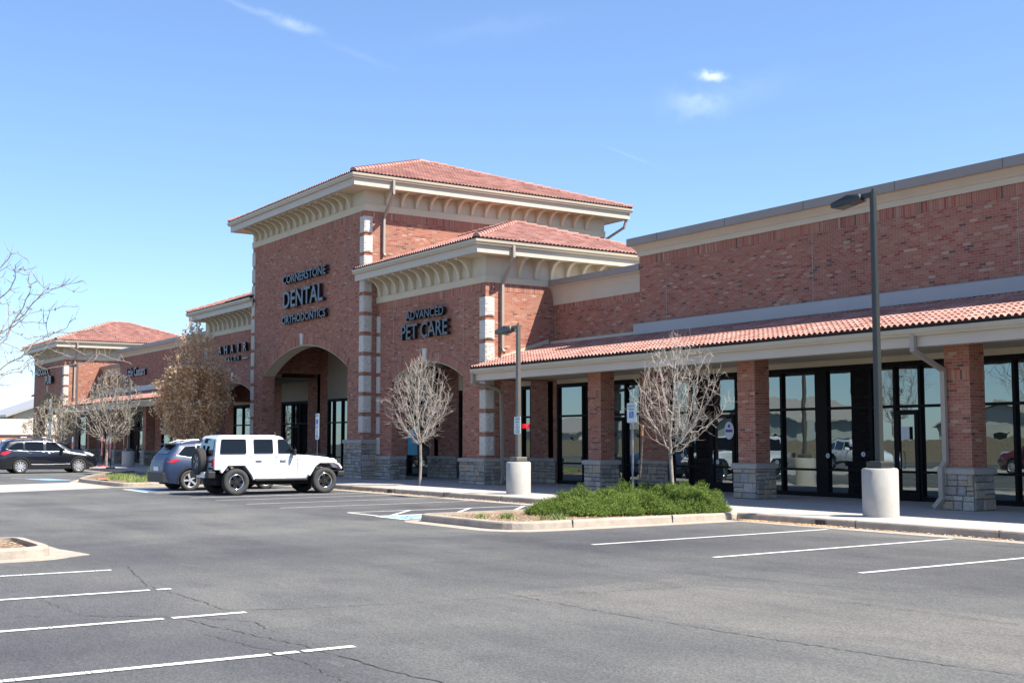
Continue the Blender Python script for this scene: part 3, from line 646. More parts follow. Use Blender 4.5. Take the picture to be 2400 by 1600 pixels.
def hip_roof(x0, x1, y0, y1, z, slope, label, open_left=False, open_right=False, px0=None, px1=None):
    """hip roof over eave rectangle; a side can be open (abuts the tower at px)"""
    yc = (y0+y1)/2; hy = (y1-y0)/2; zr = z+slope*hy; cp = MB()
    hx0 = x0+hy; hx1 = x1-hy
    if hx0 > hx1 and not open_left and not open_right: hx0 = hx1 = (x0+x1)/2
    s_ = slope
    rw = (x1-x0)/2 if not (open_left or open_right) else 1e9
    hh = min(hy, rw); peak = z+s_*hh
    ridge_pts = []
    if open_left: A = None
    # corner normals: hip planes are vertical at 45 deg
    def hipplane(cx, cy, dx, dy): return (cx, cy, z), (dx, dy, 0)
    r2 = 1/math.sqrt(2)
    # front slope (faces -Y)
    L_ = hh*math.sqrt(1+s_*s_)
    cl = []
    if not open_right: cl.append(((x1, y0, z), (r2, r2, 0)))     # keep x+y < x1+y0
    if not open_left: cl.append(((x0, y0, z), (-r2, r2, 0)))
    cl.append(((0, y0+hh, 0), (0, 1, 0)))
    if open_left: cl.append(((px0, 0, 0), (-1, 0, 0)))
    if open_right: cl.append(((px1, 0, 0), (1, 0, 0)))
    # the clip keeps the part where (p-co).no<0 ; for front slope at right hip: x - x1 + (y-y0) < 0
    tile_plane('roof', (x0, y0, z), (1, 0, 0), (0, 1, s_), x1-x0, L_, cl, label)
    cl = [(p, (n[0], -n[1], n[2])) if abs(n[0]) > .1 and abs(n[1]) > .1 else (p, n) for p, n in cl]
    cl2 = []
    if not open_right: cl2.append(((x1, y1, z), (r2, -r2, 0)))
    if not open_left: cl2.append(((x0, y1, z), (-r2, -r2, 0)))
    cl2.append(((0, y1-hh, 0), (0, -1, 0)))
    if open_left: cl2.append(((px0, 0, 0), (-1, 0, 0)))
    if open_right: cl2.append(((px1, 0, 0), (1, 0, 0)))
    tile_plane('roof', (x1, y1, z), (-1, 0, 0), (0, -1, s_), x1-x0, L_, cl2, label)
    if not open_right:
        tile_plane('roof', (x1, y0, z), (0, 1, 0), (-1, 0, s_), y1-y0, L_, [((x1, y0, z), (-r2, -r2, 0)), ((x1, y1, z), (-r2, r2, 0)), ((x1-hh, 0, 0), (-1, 0, 0))], label)
    if not open_left:
        tile_plane('roof', (x0, y1, z), (0, -1, 0), (1, 0, s_), y1-y0, L_, [((x0, y1, z), (r2, r2, 0)), ((x0, y0, z), (r2, -r2, 0)), ((x0+hh, 0, 0), (1, 0, 0))], label)
    pts = {}
    if not open_right:
        caps_line(cp, (x1, y0, z), (x1-hh, y0+hh, peak)); caps_line(cp, (x1, y1, z), (x1-hh, y1-hh, peak))
    if not open_left:
        caps_line(cp, (x0, y0, z), (x0+hh, y0+hh, peak)); caps_line(cp, (x0, y1, z), (x0+hh, y1-hh, peak))
    ra = (px0 if open_left else x0+hh, y0+hh); rb = (px1 if open_right else x1-hh, y1-hh)
    if (Vector(ra)-Vector(rb)).length > .3: caps_line(cp, (*ra, peak), (*rb, peak))
    part(cp, 'ridge_tiles', 'ridge', None, fix=False)

def eave(path, ztop, zbot, closed=False, label=None):
    """gutter + fascia + soffit-edge along path (fascia face line, outward to the right of travel)"""
    g = MB(); g.sweep(path, [(0, ztop-.17), (.085, ztop-.17), (.10, ztop-.12), (.128, ztop-.085), (.135, ztop), (.11, ztop), (.1, ztop-.03), (0, ztop-.03)], closed); part(g, 'gutter', 'gutter', label)
    g = MB(); g.sweep(path, [(0, zbot), (0, ztop-.02), (-.05, ztop-.02), (-.05, zbot)], closed); part(g, 'fascia', 'fascia')

# ---- storefront wall (continuous), openings are dark glazed bays
SY = 25.2; WH = 3.65
bays = [(-34.91, -30.32), (-28.92, -12.6), (-11.2, -5.2), (-37.15, -36.53), (-41.62, -39.03), (-45.85, -43.94), (-53.85, -47.3), (-59.45, -56.10),
        (-66.3, -63.45), (-72.6, -67.7), (-79.2, -74.0), (-86.4, -80.6), (-92.6, -87.6), (-100.2, -95.5)]
bays.sort()
prev = -103.0
solid = []
for a, b in bays:
    solid.append((prev, a)); prev = b
solid.append((prev, 8))
for a, b in solid:
    top = 6.1 if (a > -57 and b < -53) else (4.6 if (a > -64 and b < -35) else 3.99)
    g = MB(); g.box(a, b, SY, SY+.3, .1, top); part(g, 'wall', 'brick', 'brick storefront wall between two windows')
    if top < 4: g = MB(); g.box(a, b, SY+.02, SY+.3, top, 4.6); part(g, 'header', 'beige')
    stone_box(a, b, SY, SY+.2, .15, 1.04, 'f', .06, .12); flush_stone()
for a, b in bays:
    top = 6.1 if b > -58 and a < -44 else 4.6
    g = MB(); g.box(a, b, SY+.01, SY+.3, WH, top); part(g, 'header', 'arcadeshade' if top > 5 else 'beige', 'beige wall band above a shop window')
g = MB(); g.box(-56.1, -53.85, SY+.01, SY+.3, 6.1, 6.3); part(g, 'header', 'beige')
def window(a, b, posts, doors=(), inset=.06):
    g = MB(); y0, y1 = SY+.02, SY+.10
    for x in [a+.04] + list(posts) + [b-.04]:
        w = .042
        if isinstance(x, tuple): x, w = x
        g.box(x-w, x+w, y0, y1, .15, WH)
    xs = [a+.08]+[p[0] if isinstance(p, tuple) else p for p in posts]+[b-.08]
    for (z0, z1) in ((.15, .27), (.84, .90), (2.48, 2.55), (3.52, WH)):
        g.box(a+.08, b-.08, y0+.004, y1-.004, z0, z1)
    f = part(g, 'window', 'frame')
    p = MB(); p.box(a, b, y1+.0, y1+.02, .2, WH-.02); p.build('pane', 'glass', f)
    for (xa, xb) in doors:
        d = MB(); yy0, yy1 = SY-.01, SY+.05
        d.box(xa, xa+.11, yy0, yy1, .17, 2.42); d.box(xb-.11, xb, yy0, yy1, .17, 2.42); d.box(xa+.11, xb-.11, yy0, yy1, 2.30, 2.42); d.box(xa+.11, xb-.11, yy0, yy1, .17, .42)
        dd = part(d, 'door', 'frame', 'black framed glass shop door')
        pn = MB(); pn.box(xa+.10, xb-.10, SY+.03, SY+.04, .4, 2.32); pn.build('pane', 'glass', dd)
        hd = MB(); hd.tube([(xa+.16, yy0, .95), (xa+.16, yy0-.06, .97), (xa+.16, yy0-.06, 1.35), (xa+.16, yy0, 1.37)], .014, 6); hd.build('handle', 'chrome', dd)
window(-34.91, -30.32, [-33.42, -32.1, -31.1], [(-32.06, -31.14)])
window(-28.92, -12.6, [-28.02, -27.08, -25.98, -24.18, (-22.72, .21), (-21.05, .05), -20.28, -19.52, -18.2, -16.9, (-15.6, .18), -14.1], [(-27.02, -26.02), (-20.24, -19.56)])
window(-11.2, -5.2, [-9.7, -8.2, -6.7]); window(-37.15, -36.53, []); window(-41.62, -39.03, [-40.5]); window(-45.85, -43.94, [-44.9])
window(-53.85, -47.3, [-53.25, -52.3, -50.9, -49.4], [(-50.8, -49.5)]); window(-59.45, -56.10, [-59.3, (-58.1, .10), -57.1], [(-58.0, -57.15)])
window(-66.3, -63.45, [-64.95]); window(-72.6, -67.7, [-71, -69.4], [(-70.9, -69.5)]); window(-79.2, -74.0, [-77.4, -75.7]); window(-86.4, -80.6, [-84.5, -82.6], [(-84.4, -82.7)])
window(-92.6, -87.6, [-90.9, -89.3]); window(-100.2, -95.5, [-98])

# ---- arcade blocks: tower T, pet-care P, salon S, end block E
def front_block(x0, x1, y, ztop, arch, thick, label, zmin=.1):
    ax0, ax1, zs, rise = arch
    a, info = arc(ax0, ax1, zs, rise)
    poly = [(x0, zmin), (ax0, zmin)] + a + [(ax1, zmin), (x1, zmin), (x1, ztop), (x0, ztop)]
    g = MB(); g.prism(poly, 'y', y, y+thick); part(g, 'wall', 'brick', label)
    # beige intrados
    c, zc, Rr, a0 = info
    g = MB(); n = 28
    P = lambda r_, t, yy: (c+r_*math.sin(t), yy, zc+r_*math.cos(t))
    ts = [-a0+2*a0*k/n for k in range(n+1)]
    g.grid([[P(Rr-.03, t, y+.0) for t in ts], [P(Rr-.03, t, y+thick) for t in ts], [P(Rr+.01, t, y+thick) for t in ts], [P(Rr+.01, t, y+.0) for t in ts], [P(Rr-.03, t, y+.0) for t in ts]])
    part(g, 'arch_soffit', 'beige')
    # voussoir ring
    g = MB(); gi = .004
    for k in range(n):
        t0, t1 = ts[k], ts[k+1]; r0, r1 = Rr-.002, Rr+.34
        uvq = [(t0*Rr, .02), (t1*Rr, .02), (t1*Rr, .36), (t0*Rr, .36)]
        g.face([P(r0, t0, y-.014), P(r0, t1, y-.014), P(r1, t1, y-.014), P(r1, t0, y-.014)], 0, uvq)
    g.grid([[P(Rr+.34, t, y-.014) for t in ts], [P(Rr+.34, t, y+.01) for t in ts]])
    part(g, 'arch_ring', 'soldier', None, fix=False)
    return info
def keystone(c, z0, z1, y):
    g = MB(); g.prism([(c-.085, z0), (c+.085, z0), (c+.15, z1), (c-.15, z1)], 'y', y-.075, y+.05); part(g, 'keystone', 'quoin', bevel=.012)
def soldier_band(x0, x1, y, z0, z1):
    g = MB(); g.box(x0, x1, y-.008, y+.02, z0, z1); part(g, 'soldier_course', 'soldier')
def soldier_side(x, sx, y0, y1, z0, z1):
    g = MB(); g.box(min(x-sx*.02, x+sx*.008), max(x-sx*.02, x+sx*.008), y0, y1, z0, z1); part(g, 'soldier_course', 'soldier')
def joint(x, y, z0, z1):
    g = MB(); g.box(x-.010, x+.010, y-.006, y+.02, z0, z1); part(g, 'control_joint', 'kerb')

# --- TOWER
TX, TXL, TY, TB = -43.22, -54.98, 21.77, 33.9
zT, bT, sT, gT = 10.84, 11.12, 11.66, 12.12
front_block(TXL, TX, TY, zT, (-53.6, -44.63, 4.68, 1.13), .6, 'tall brick front wall of the central tower')
keystone(-49.13, 5.82, 6.32, TY)
for X, s in ((TX, 1), (TXL, -1)):
    poly = [(TY+.6, 0.1), (TY+.85, .1), (TY+.85, 4.9), (SY+.0, 4.9), (SY, .1), (TB, .1), (TB, zT), (TY+.6, zT)]
    g = MB(); g.prism(poly, 'x', X-.3*s if s > 0 else X, X if s > 0 else X+.3); part(g, 'wall', 'brick', 'sunlit brick side wall of the tower' if s > 0 else 'shaded brick side wall of the tower')
g = MB(); g.box(TXL+.3, TX-.3, TB-.3, TB, .1, zT); part(g, 'wall', 'brick', 'back wall of the tower')
quoins(TX, TY, 1, 10.62, 1.75, 'limestone quoins up the right corner of the tower'); quoins(TXL, TY, -1, 10.62, 1.75, 'limestone quoins up the left corner of the tower')
stone_box(-44.63, TX, TY, TY+.6, .15, 1.7, 'frl', .09, .15); flush_stone('stone_base', 'tall stone base under the tower corner'); stone_box(TXL, -53.6, TY, TY+.6, .15, 1.7, 'frl', .09, .15); flush_stone('stone_base', 'tall stone base under the tower corners')
soldier_band(TXL, TX, TY, zT-.3, zT-.0); soldier_side(TX, 1, TY, TB, zT-.3, zT)
for X in (-44.48, -53.64): joint(X, TY, 5.4, zT-.3)
joint(-46.9, TY, 20, 20.01) if 0 else None
def block_top(path, zb, z1, zs, zg, closed=False):
    g = MB(); g.sweep(path, [(.045, zb), (.045, z1-.03), (.06, z1-.03), (.06, z1), (0, z1), (-.1, z1), (-.1, zb)], closed); part(g, 'frieze', 'beige', 'beige band above the brick')
    g = MB(); g.sweep(path, [(.012, z1), (.012, zs+.05), (-.15, zs+.05), (-.15, z1)], closed); part(g, 'frieze', 'beige2', 'recessed beige wall behind the brackets')
rectT = [(TX, TY), (TXL, TY), (TXL, TB), (TX, TB)]  # clockwise? outward is right of travel
def ring(x0, x1, y0, y1): return [(x1, y1), (x0, y1), (x0, y0), (x1, y0)][::-1] and [(x0, y0), (x1, y0), (x1, y1), (x0, y1)]
block_top(ring(TXL, TX, TY, TB), zT, bT, sT, gT, True)
EX, EXL, EY, EB = -42.43, mx(-42.43), 20.90, 34.77
eave(ring(EXL, EX, EY, EB), gT, sT, True, 'beige gutter round the tower roof')
g = MB(); g.box(EXL+.05, EX-.05, EY+.05, EB-.05, sT+.02, sT+.06); part(g, 'soffit', 'beige2', 'beige soffit under the tower eaves')
bT_ = []
xs_ = [-54.45+i*.672 for i in range(16)]
for x in xs_: g = MB(); bracket_mesh(g, (x, TY, bT), (0, -1), sT-bT+.03, .70); part(g, 'bracket', 'beige')
for i in range(16): g = MB(); bracket_mesh(g, (TX, 22.75+i*.672, bT), (1, 0), sT-bT+.03, .64); part(g, 'bracket', 'beige')
hip_roof(EXL-.06, EX+.06, EY-.06, EB+.06, gT+.03, .372, 'pink tile hip roof of the tower')
# arcade interior of tower
g = MB(); g.box(TXL+.3, TX-.3, TY+.6, SY+.3, 6.12, 6.2); part(g, 'ceiling', 'ceiling')
g = MB(); g.box(-56.3, -51.0, 24.1, SY+.02, 4.62, 6.1); part(g, 'bulkhead', 'beige2') if 0 else None

# --- P and S blocks
def side_block(mir):
    f = (lambda x: mx(x)) if mir else (lambda x: x)
    def X2(a, b): a, b = f(a), f(b); return (min(a, b), max(a, b))
    s = -1 if mir else 1
    PX, PY = -35.13, 22.36; zb, z1, zs, zg = 7.11, 7.36, 8.02, 8.46
    nm = 'salon block' if mir else 'pet clinic block'
    x0, x1 = X2(TX+.0, PX)
    ar = X2(-41.93, -36.63); front_block(x0, x1, PY, zb, (ar[0], ar[1], 3.97, .62), .6, 'brick front wall of the ' + nm)
    keystone((ar[0]+ar[1])/2, 4.58, 5.08, PY)
    # side wall
    poly = [(PY+.6, .1), (PY+.62, .1), (PY+.62, 3.75), (SY, 3.75), (SY, .1), (30.3, .1), (30.3, zb), (PY+.6, zb)]
    g = MB(); a, b = X2(PX-.3, PX); g.prism(poly, 'x', a, b); part(g, 'wall', 'brick', ('shaded' if mir else 'sunlit') + ' brick side wall of the ' + nm)
    quoins(f(PX), PY, s, 6.60, 1.08, 'limestone quoins on the outer corner of the ' + nm)
    q = MB(); z = 6.58; rr = random.Random(3); xa, xb = X2(TX+.05, TX+.33)
    while z > 1.3:
        q.box(xa, xb, PY-.04-rr.uniform(0, .012), PY+.02, max(z-.65, 1.07), z); z -= .8
    part(q, 'quoins', 'quoin', 'narrow limestone quoins beside the tower')
    a, b = X2(-36.63, PX); stone_box(a, b, PY, PY+.55, .15, 1.06, 'frl', .08, .13); flush_stone('stone_base', 'stone base of the ' + nm)
    a, b = X2(TX+.09, -41.93); stone_box(a, b, PY, PY+.6, .15, 1.06, 'fr' if not mir else 'fl', .08, .13); flush_stone('stone_base', 'stone base of the ' + nm)
    soldier_band(x0, x1, PY, zb-.28, zb); soldier_side(f(PX), s, PY, 30, zb-.28, zb)
    for X in (-41.82, -36.6): joint(f(X), PY, 4.4, zb-.28)
    joint(f(PX)-.02*s, 25.25, 5.2, 6.4) if 0 else None
    path = [(TX, PY), (PX, PY), (PX, 30.3), (TX, 30.3)] if not mir else [(mx(TX), 30.3), (mx(PX), 30.3), (mx(PX), PY), (mx(TX), PY)]
    block_top(path, zb, z1, zs, zg)
    ex, ey, eb = -34.5, 21.62, 30.85; le = -43.75
    lb = -43.0
    path = [(le, ey), (ex, ey), (ex, eb), (lb, eb)] if not mir else [(mx(lb), eb), (mx(ex), eb), (mx(ex), ey), (mx(le)-.25, ey)]
    eave(path, zg, zs, False, 'beige gutter round the ' + nm)
    a, b = X2(TX, ex-.05); g = MB(); g.box(a, b, ey+.05, eb-.05, zs+.02, zs+.06)
    a2, b2 = X2(le, TX); g.box(a2 + (.25 if mir else 0), b2, ey+.05, TY-.01, zs+.02, zs+.06); part(g, 'soffit', 'beige2', 'beige soffit of the ' + nm)
    for i in range(11): x = f(-42.80+i*.672); g = MB(); bracket_mesh(g, (x, PY, z1), (0, -1), zs-z1+.03, .62); part(g, 'bracket', 'beige')
    for i in range(9 if not mir else 0): g = MB(); bracket_mesh(g, (f(PX), 23.72+i*.69, z1), (s, 0), zs-z1+.03, .56); part(g, 'bracket', 'beige')
    if not mir: hip_roof(-43.75, ex+.06, ey-.06, eb+.06, zg+.03, .35, 'pink tile roof of the ' + nm, open_left=True, px0=-43.75)
    else: hip_roof(mx(ex+.06), mx(-43.75)-.25, ey-.06, eb+.06, zg+.03, .35, 'pink tile roof of the ' + nm, open_right=True, px1=mx(-43.75)-.25)
    a, b = X2(TX+.01, PX-.3); g = MB(); g.box(a, b, PY+.6, SY+.3, 4.62, 4.7); part(g, 'ceiling', 'ceiling')
side_block(False); side_block(True)
# clip of roof part overlapping tower handled by tower walls

# --- main wings (right, left mirrored)
def wing(mir, xend):
    f = (lambda x: mx(x)) if mir else (lambda x: x)
    def X2(a, b): a, b = f(a), f(b); return (min(a, b), max(a, b))
    nm = 'left wing' if mir else 'right wing'
    # low link wall M1 next to the block, and main wall M2
    M1, M2Y = 25.26, 25.02
    def seg_low(a, b):
        a_, b_ = X2(a, b); g = MB(); g.box(a_, b_, M1, M1+.3, 3.9, 7.3); part(g, 'wall', 'brick', 'low brick link wall of the ' + nm)
        soldier_band(a_, b_, M1, 6.19, 6.47)
        g = MB(); g.sweep([(a_, M1), (b_, M1)], [(-.02, 6.47), (.03, 6.47), (.035, 6.62), (.05, 6.80), (.085, 6.93), (.15, 7.04), (.24, 7.10), (.24, 7.13), (-.02, 7.13)]); part(g, 'cornice', 'beige2', 'curved beige cornice')
        g = MB(); g.sweep([(a_, M1), (b_, M1)], [(-.35, 7.13), (.28, 7.13), (.28, 7.34), (-.35, 7.34)]); part(g, 'coping', 'cap')
    seg_low(-35.13, -30.05)
    if mir: seg_low(-9.9, -4.6) if 0 else None
    a_, b_ = X2(-30.05, xend)
    g = MB(); g.box(a_, b_, M2Y, M2Y+.3, 3.9, 8.0); g.box(f(-30.05)-.0 if not mir else f(-30.05)-.3, f(-30.05)+.3 if not mir else f(-30.05), M2Y+.3, 44, 3.9, 8.0)
    part(g, 'wall', 'brick', 'tall brick wall of the ' + nm)
    soldier_band(a_, b_, M2Y, 7.28, 7.56)
    other = f(xend)
    path = [(a_, 44), (a_, M2Y), (b_, M2Y), (b_, 44)]
    g = MB(); g.sweep(path, [(-.02, 7.56), (.045, 7.56), (.05, 7.70), (.085, 7.73), (.085, 7.75), (.12, 7.80), (.20, 7.90), (.25, 7.91), (-.02, 7.91)]); part(g, 'cornice', 'beige', 'stepped beige cornice of the ' + nm)
    g = MB(); g.sweep(path, [(-.35, 7.91), (.30, 7.91), (.30, 8.15), (-.35, 8.15)]); part(g, 'coping', 'cap', 'grey brown metal coping of the ' + nm)
    g = MB(); x = -30.05+1.2
    while x < xend: X = f(x); g.box(X-.006, X+.006, M2Y-.304, M2Y+.3, 7.92, 8.153); x += 3.05
    part(g, 'coping_seam', 'crack')
    for x in (-28.76, -22.72, -16.5, -10.3, -4.2):
        if x < xend: joint(f(x), M2Y, 5.3, 7.28)
    joint(f(-35.05), M1, 5.0, 6.2)
    # canopy
    fy, zt, zb_ = 21.85, 4.07, 3.68
    c0, c1 = -35.13, xend
    if mir: c1 = -4.6
    a_, b_ = X2(c0, c1)
    g = MB(); g.sweep([(a_, fy), (b_, fy)], [(0, zt-.16), (.085, zt-.16), (.10, zt-.12), (.128, zt-.085), (.135, zt), (.11, zt), (.1, zt-.03), (0, zt-.03)]); part(g, 'gutter', 'gutter', 'beige gutter along the covered walk of the ' + nm)
    g = MB(); g.box(a_, b_, fy, fy+.05, zb_, zt-.02); g.box(*((a_, a_+.04) if not mir else (b_-.04, b_)), fy+.05, 22.36, zb_, zt-.02); part(g, 'fascia', 'fascia')
    g = MB(); g.box(a_, b_, fy+.05, SY+.25, 3.80, 3.86); part(g, 'soffit', 'beige2', 'beige soffit over the covered walk')
    g = MB(); g.box(a_, b_, 22.82, 23.32, zb_+.02, 3.80) if 0 else g.box(a_, b_, fy+.05, fy+.30, zb_, 3.80); part(g, 'beam', 'fascia')
    # roof from (fy-.13, 4.12) up to (24.95, ~5.02)
    y0_, y1_ = fy-.08, 25.0; z0_, z1_ = 4.12, 5.02; V_ = Vector((0, y1_-y0_, z1_-z0_)); Ln = V_.length
    tile_plane('roof', (a_, y0_, z0_), (1, 0, 0), V_, b_-a_, Ln, [((b_, 0, 0), (1, 0, 0))], 'pink tile roof over the covered walk of the ' + nm)
    # flashings
    a2, b2 = X2(-30.05, c1)
    g = MB(); g.prism([(24.72, 5.02), (25.03, 5.02), (25.03, 5.42), (24.98, 5.42), (24.74, 5.36)], 'x', a2, b2); part(g, 'flashing', 'flash', 'grey metal flashing box above the tiles')
    a2, b2 = X2(-35.13, -30.05); g = MB(); g.prism([(25.0, 5.02), (25.27, 5.02), (25.27, 5.2), (25.22, 5.2), (25.1, 5.16)], 'x', a2, b2); part(g, 'flashing', 'beige2')
    s = -1 if mir else 1
    g = MB(); xx = X2(c0, c0+.03); g.prism([(y0_+.6, z0_+.25), (y0_+.6, z0_+.10), (25.0, 5.05), (25.0, 5.25)], 'x', xx[0], xx[1]); part(g, 'flashing', 'beige2', 'raking flashing where the tiles meet the side wall')
    # piers
    pr = [-29.95, -23.43, -16.98, -10.45, -4.0]
    for x in pr:
        if x+.7 > c1: continue
        a3, b3 = X2(x, x+.64)
        g = MB(); g.box(a3, b3, 22.82, 23.34, .1, 3.80); p = part(g, 'pier', 'brick', 'square brick pier of the covered walk')
        w = .006
        s_ = MB(); zz = 2.98; s_.box(a3-w, b3+w, 22.82-w, 23.34+w, zz, zz+.21); s_.build('soldier_course', 'soldier', p)
        global SB, SM, SCAP
        stone_box(a3, b3, 22.82, 23.34, .15, 1.07, 'frlb', .09, .14)
        for k in range(len(SM.f)): SB.m.append(1)
        n = len(SB.v); SB.f += [tuple(n+q for q in ff) for ff in SM.f]; SB.uv += SM.uv; SB.sm += SM.sm; SB.v += SM.v
        n = len(SB.v); SB.f += [tuple(n+q for q in ff) for ff in SCAP.f]; SB.m += [2]*len(SCAP.f); SB.uv += SCAP.uv; SB.sm += SCAP.sm; SB.v += SCAP.v
        SB.build('stone_base', ['stone', 'mortar', 'capstone'], p); SB = MB(); SM = MB(); SCAP = MB()
    # flat roof deck
    a_, b_ = X2(-35.13, xend); g = MB(); g.box(a_, b_, M1+.3, 44, 6.9, 7.0); part(g, 'roof_deck', 'cap')
    g = MB(); g.box(a_, b_, 43.7, 44, .1, 6.9); part(g, 'wall', 'brick', 'rear wall of the ' + nm)
wing(False, 2.0); wing(True, -9.9)
# right end wall
g = MB(); g.box(1.7, 2.0, 25.32, 43.7, .1, 8.0); g.box(1.7, 2.0, 25.2, 25.32, .1, 3.9); part(g, 'wall', 'brick', 'end wall of the right wing')
# low link wall beside end block
g = MB(); a_, b_ = -93.5, mx(-9.9); g.box(a_, b_, 25.26, 25.56, 3.9, 7.15); part(g, 'wall', 'brick', 'low link wall beside the end block')
g = MB(); g.sweep([(a_, 25.26), (b_, 25.26)], [(-.02, 6.37), (.03, 6.37), (.05, 6.70), (.15, 6.94), (.24, 7.0), (-.02, 7.0)]); part(g, 'cornice', 'beige2')
g = MB(); g.sweep([(a_, 25.26), (b_, 25.26)], [(-.35, 7.0), (.28, 7.0), (.28, 7.21), (-.35, 7.21)]); part(g, 'coping', 'cap')
# --- END BLOCK
eX, eXL, eY, eB = -93.5, -103.1, 22.36, 33.0
zb, z1, zs, zg = 7.68, 7.96, 8.58, 9.04
front_block(eXL, eX, eY, zb, (-101.6, -95.2, 4.3, 1.1), .6, 'brick front wall of the far end block'); keystone(-98.4, 5.42, 5.9, eY)
for X, s in ((eX, 1), (eXL, -1)):
    g = MB(); g.prism([(eY+.6, 3.75), (SY, 3.75), (SY, .1), (eB, .1), (eB, zb), (eY+.6, zb)], 'x', X-.3 if s > 0 else X, X if s > 0 else X+.3); part(g, 'wall', 'brick', 'side wall of the far end block')
g = MB(); g.box(eXL+.3, eX-.3, eB-.3, eB, .1, zb); part(g, 'wall', 'brick')
quoins(eX, eY, 1, 7.2, 1.1, 'limestone quoins on the far end block')
stone_box(-95.2, eX, eY, eY+.6, .15, 1.06, 'fr', .08, .13); flush_stone(); stone_box(eXL, -101.6, eY, eY+.6, .15, 1.06, 'fr', .08, .13); flush_stone()
soldier_band(eXL, eX, eY, zb-.28, zb); soldier_side(eX, 1, eY, eB, zb-.28, zb)
block_top(ring(eXL, eX, eY, eB), zb, z1, zs, zg, True)
ex, exl, ey, eb = -92.85, -103.75, 21.62, 33.7
eave(ring(exl, ex, ey, eb), zg, zs, True, 'beige gutter of the far end block')
g = MB(); g.box(exl+.05, ex-.05, ey+.05, eb-.05, zs+.02, zs+.06); part(g, 'soffit', 'beige2')
for i in range(13): g = MB(); bracket_mesh(g, (-102.6+i*.70, eY, z1), (0, -1), zs-z1+.03, .62); part(g, 'bracket', 'beige')
for i in range(9): g = MB(); bracket_mesh(g, (eX, 23.7+i*.95, z1), (1, 0), zs-z1+.03, .56); part(g, 'bracket', 'beige')
hip_roof(exl-.06, ex+.06, ey-.06, eb+.06, zg+.03, .36, 'pink tile hip roof of the far end block')
g = MB(); g.box(eXL+.3, eX-.3, eY+.6, SY+.3, 5.5, 5.6); part(g, 'ceiling', 'ceiling')
# --- downspouts
def downspout(pts, w=.055, label=None):
    g = MB(); P = [Vector(p) for p in pts]
    for a, b in zip(P[:-1], P[1:]):
        d = (b-a).normalized(); u = Vector((1, 0, 0)) if abs(d.x) < .8 else Vector((0, 1, 0)); u = (u-d*u.dot(d)).normalized(); v = d.cross(u)
        rows = [[p+u*(w*i)+v*(w*.8*j) for i, j in ((-1, -1), (1, -1), (1, 1), (-1, 1))] for p in (a-d*.02, b+d*.02)]
        g.grid(rows, 0, False, True); g.face(rows[0]); g.face(rows[1])
    part(g, 'downspout', 'down', label)
downspout([(-42.34, 22.6, 11.98), (-42.34, 22.6, 11.45), (-43.14, 22.6, 10.62), (-43.14, 22.6, 9.13), (-43.05, 22.6, 9.05)], label='downspout on the sunlit side of the tower')
downspout([(-34.42, 23.05, 8.32), (-34.42, 23.05, 7.95), (-35.05, 23.0, 7.1), (-35.05, 23.0, 4.78), (-34.95, 23.0, 4.7)], label='downspout on the side of the pet clinic block')
downspout([(-35.03, 21.78, 3.95), (-35.03, 21.78, 3.62), (-34.98, 22.72, 3.42), (-34.98, 22.9, 3.30), (-34.98, 22.95, .42), (-34.8, 22.8, .2)], label='downspout behind the nearer light pole')
downspout([(-16.98, 21.78, 3.93), (-16.98, 21.78, 3.60), (-16.96, 22.75, 3.20), (-16.96, 22.75, 1.2), (-17.0, 22.64, 1.05), (-17.0, 22.64, .4), (-17.12, 22.55, .2)], label='downspout on the rightmost pier')
downspout([(-92.75, 23.1, 8.9), (-92.75, 23.1, 8.5), (-93.42, 23.1, 7.6), (-93.42, 23.1, 4.8)], label='downspout on the far end block')
downspout([(TX+.75, 34.7, 11.9), (TX+.6, 34.6, 11.3), (TX-.3, 34.02, 10.7), (TX-.3, 34.0, 7.5)])
# soffit lamp
g = MB(); g.cyl((-26.2, 23.4), .13, 3.70, 3.80, 16, 0, .16); part(g, 'soffit_lamp', 'lens')

# ================================================================== WALL SIGNS
def text_rows(s, font_h, bold=.0):
    cu = bpy.data.curves.new('t', 'FONT'); cu.body = s; cu.size = 1; cu.align_x = 'LEFT'; cu.extrude = .5; cu.offset = bold; cu.resolution_u = 3
    ob = bpy.data.objects.new('t', cu); COL.objects.link(ob); dg = bpy.context.evaluated_depsgraph_get(); dg.update()
    me = bpy.data.meshes.new_from_object(ob.evaluated_get(dg)); V = [tuple(v.co) for v in me.vertices]; F = [tuple(p.vertices) for p in me.polygons]
    COL.objects.unlink(ob); bpy.data.objects.remove(ob); bpy.data.curves.remove(cu); bpy.data.meshes.remove(me)
    return V, F
def lettering(s, place, parent, mats, bold=.0, name='lettering', label=None, spacing=None):
    """place = (origin, uvec, vvec, nvec, width, height, depth)"""
    O, u, v, n, w, h, dep = place; O = Vector(O); u = Vector(u); v = Vector(v); n = Vector(n)
    V, F = text_rows(s, 1, bold); a = np.array(V); lo = a.min(0); hi = a.max(0)
    g = MB(); g.v = [tuple(O+u*((p[0]-lo[0])/(hi[0]-lo[0])*w)+v*((p[1]-lo[1])/(hi[1]-lo[1])*h)+n*((p[2]-lo[2])/(hi[2]-lo[2])*dep)) for p in V]
    g.f = F; g.uv = [None]*len(F); g.sm = [False]*len(F)
    g.m = []
    for f in F:
        zz = [V[k][2] for k in f]; g.m.append(0 if min(zz) > .49 else 1)
    return g.build(name, mats, parent, label, fix=False)
XV, ZV, NV = (1, 0, 0), (0, 0, 1), (0, -1, 0)
ms = ['letter', 'letterside']
s1 = thing('wall_sign', 'three rows of dark capital letters high on the tall tower front', 'sign', (-48.7, TY, 7.5))
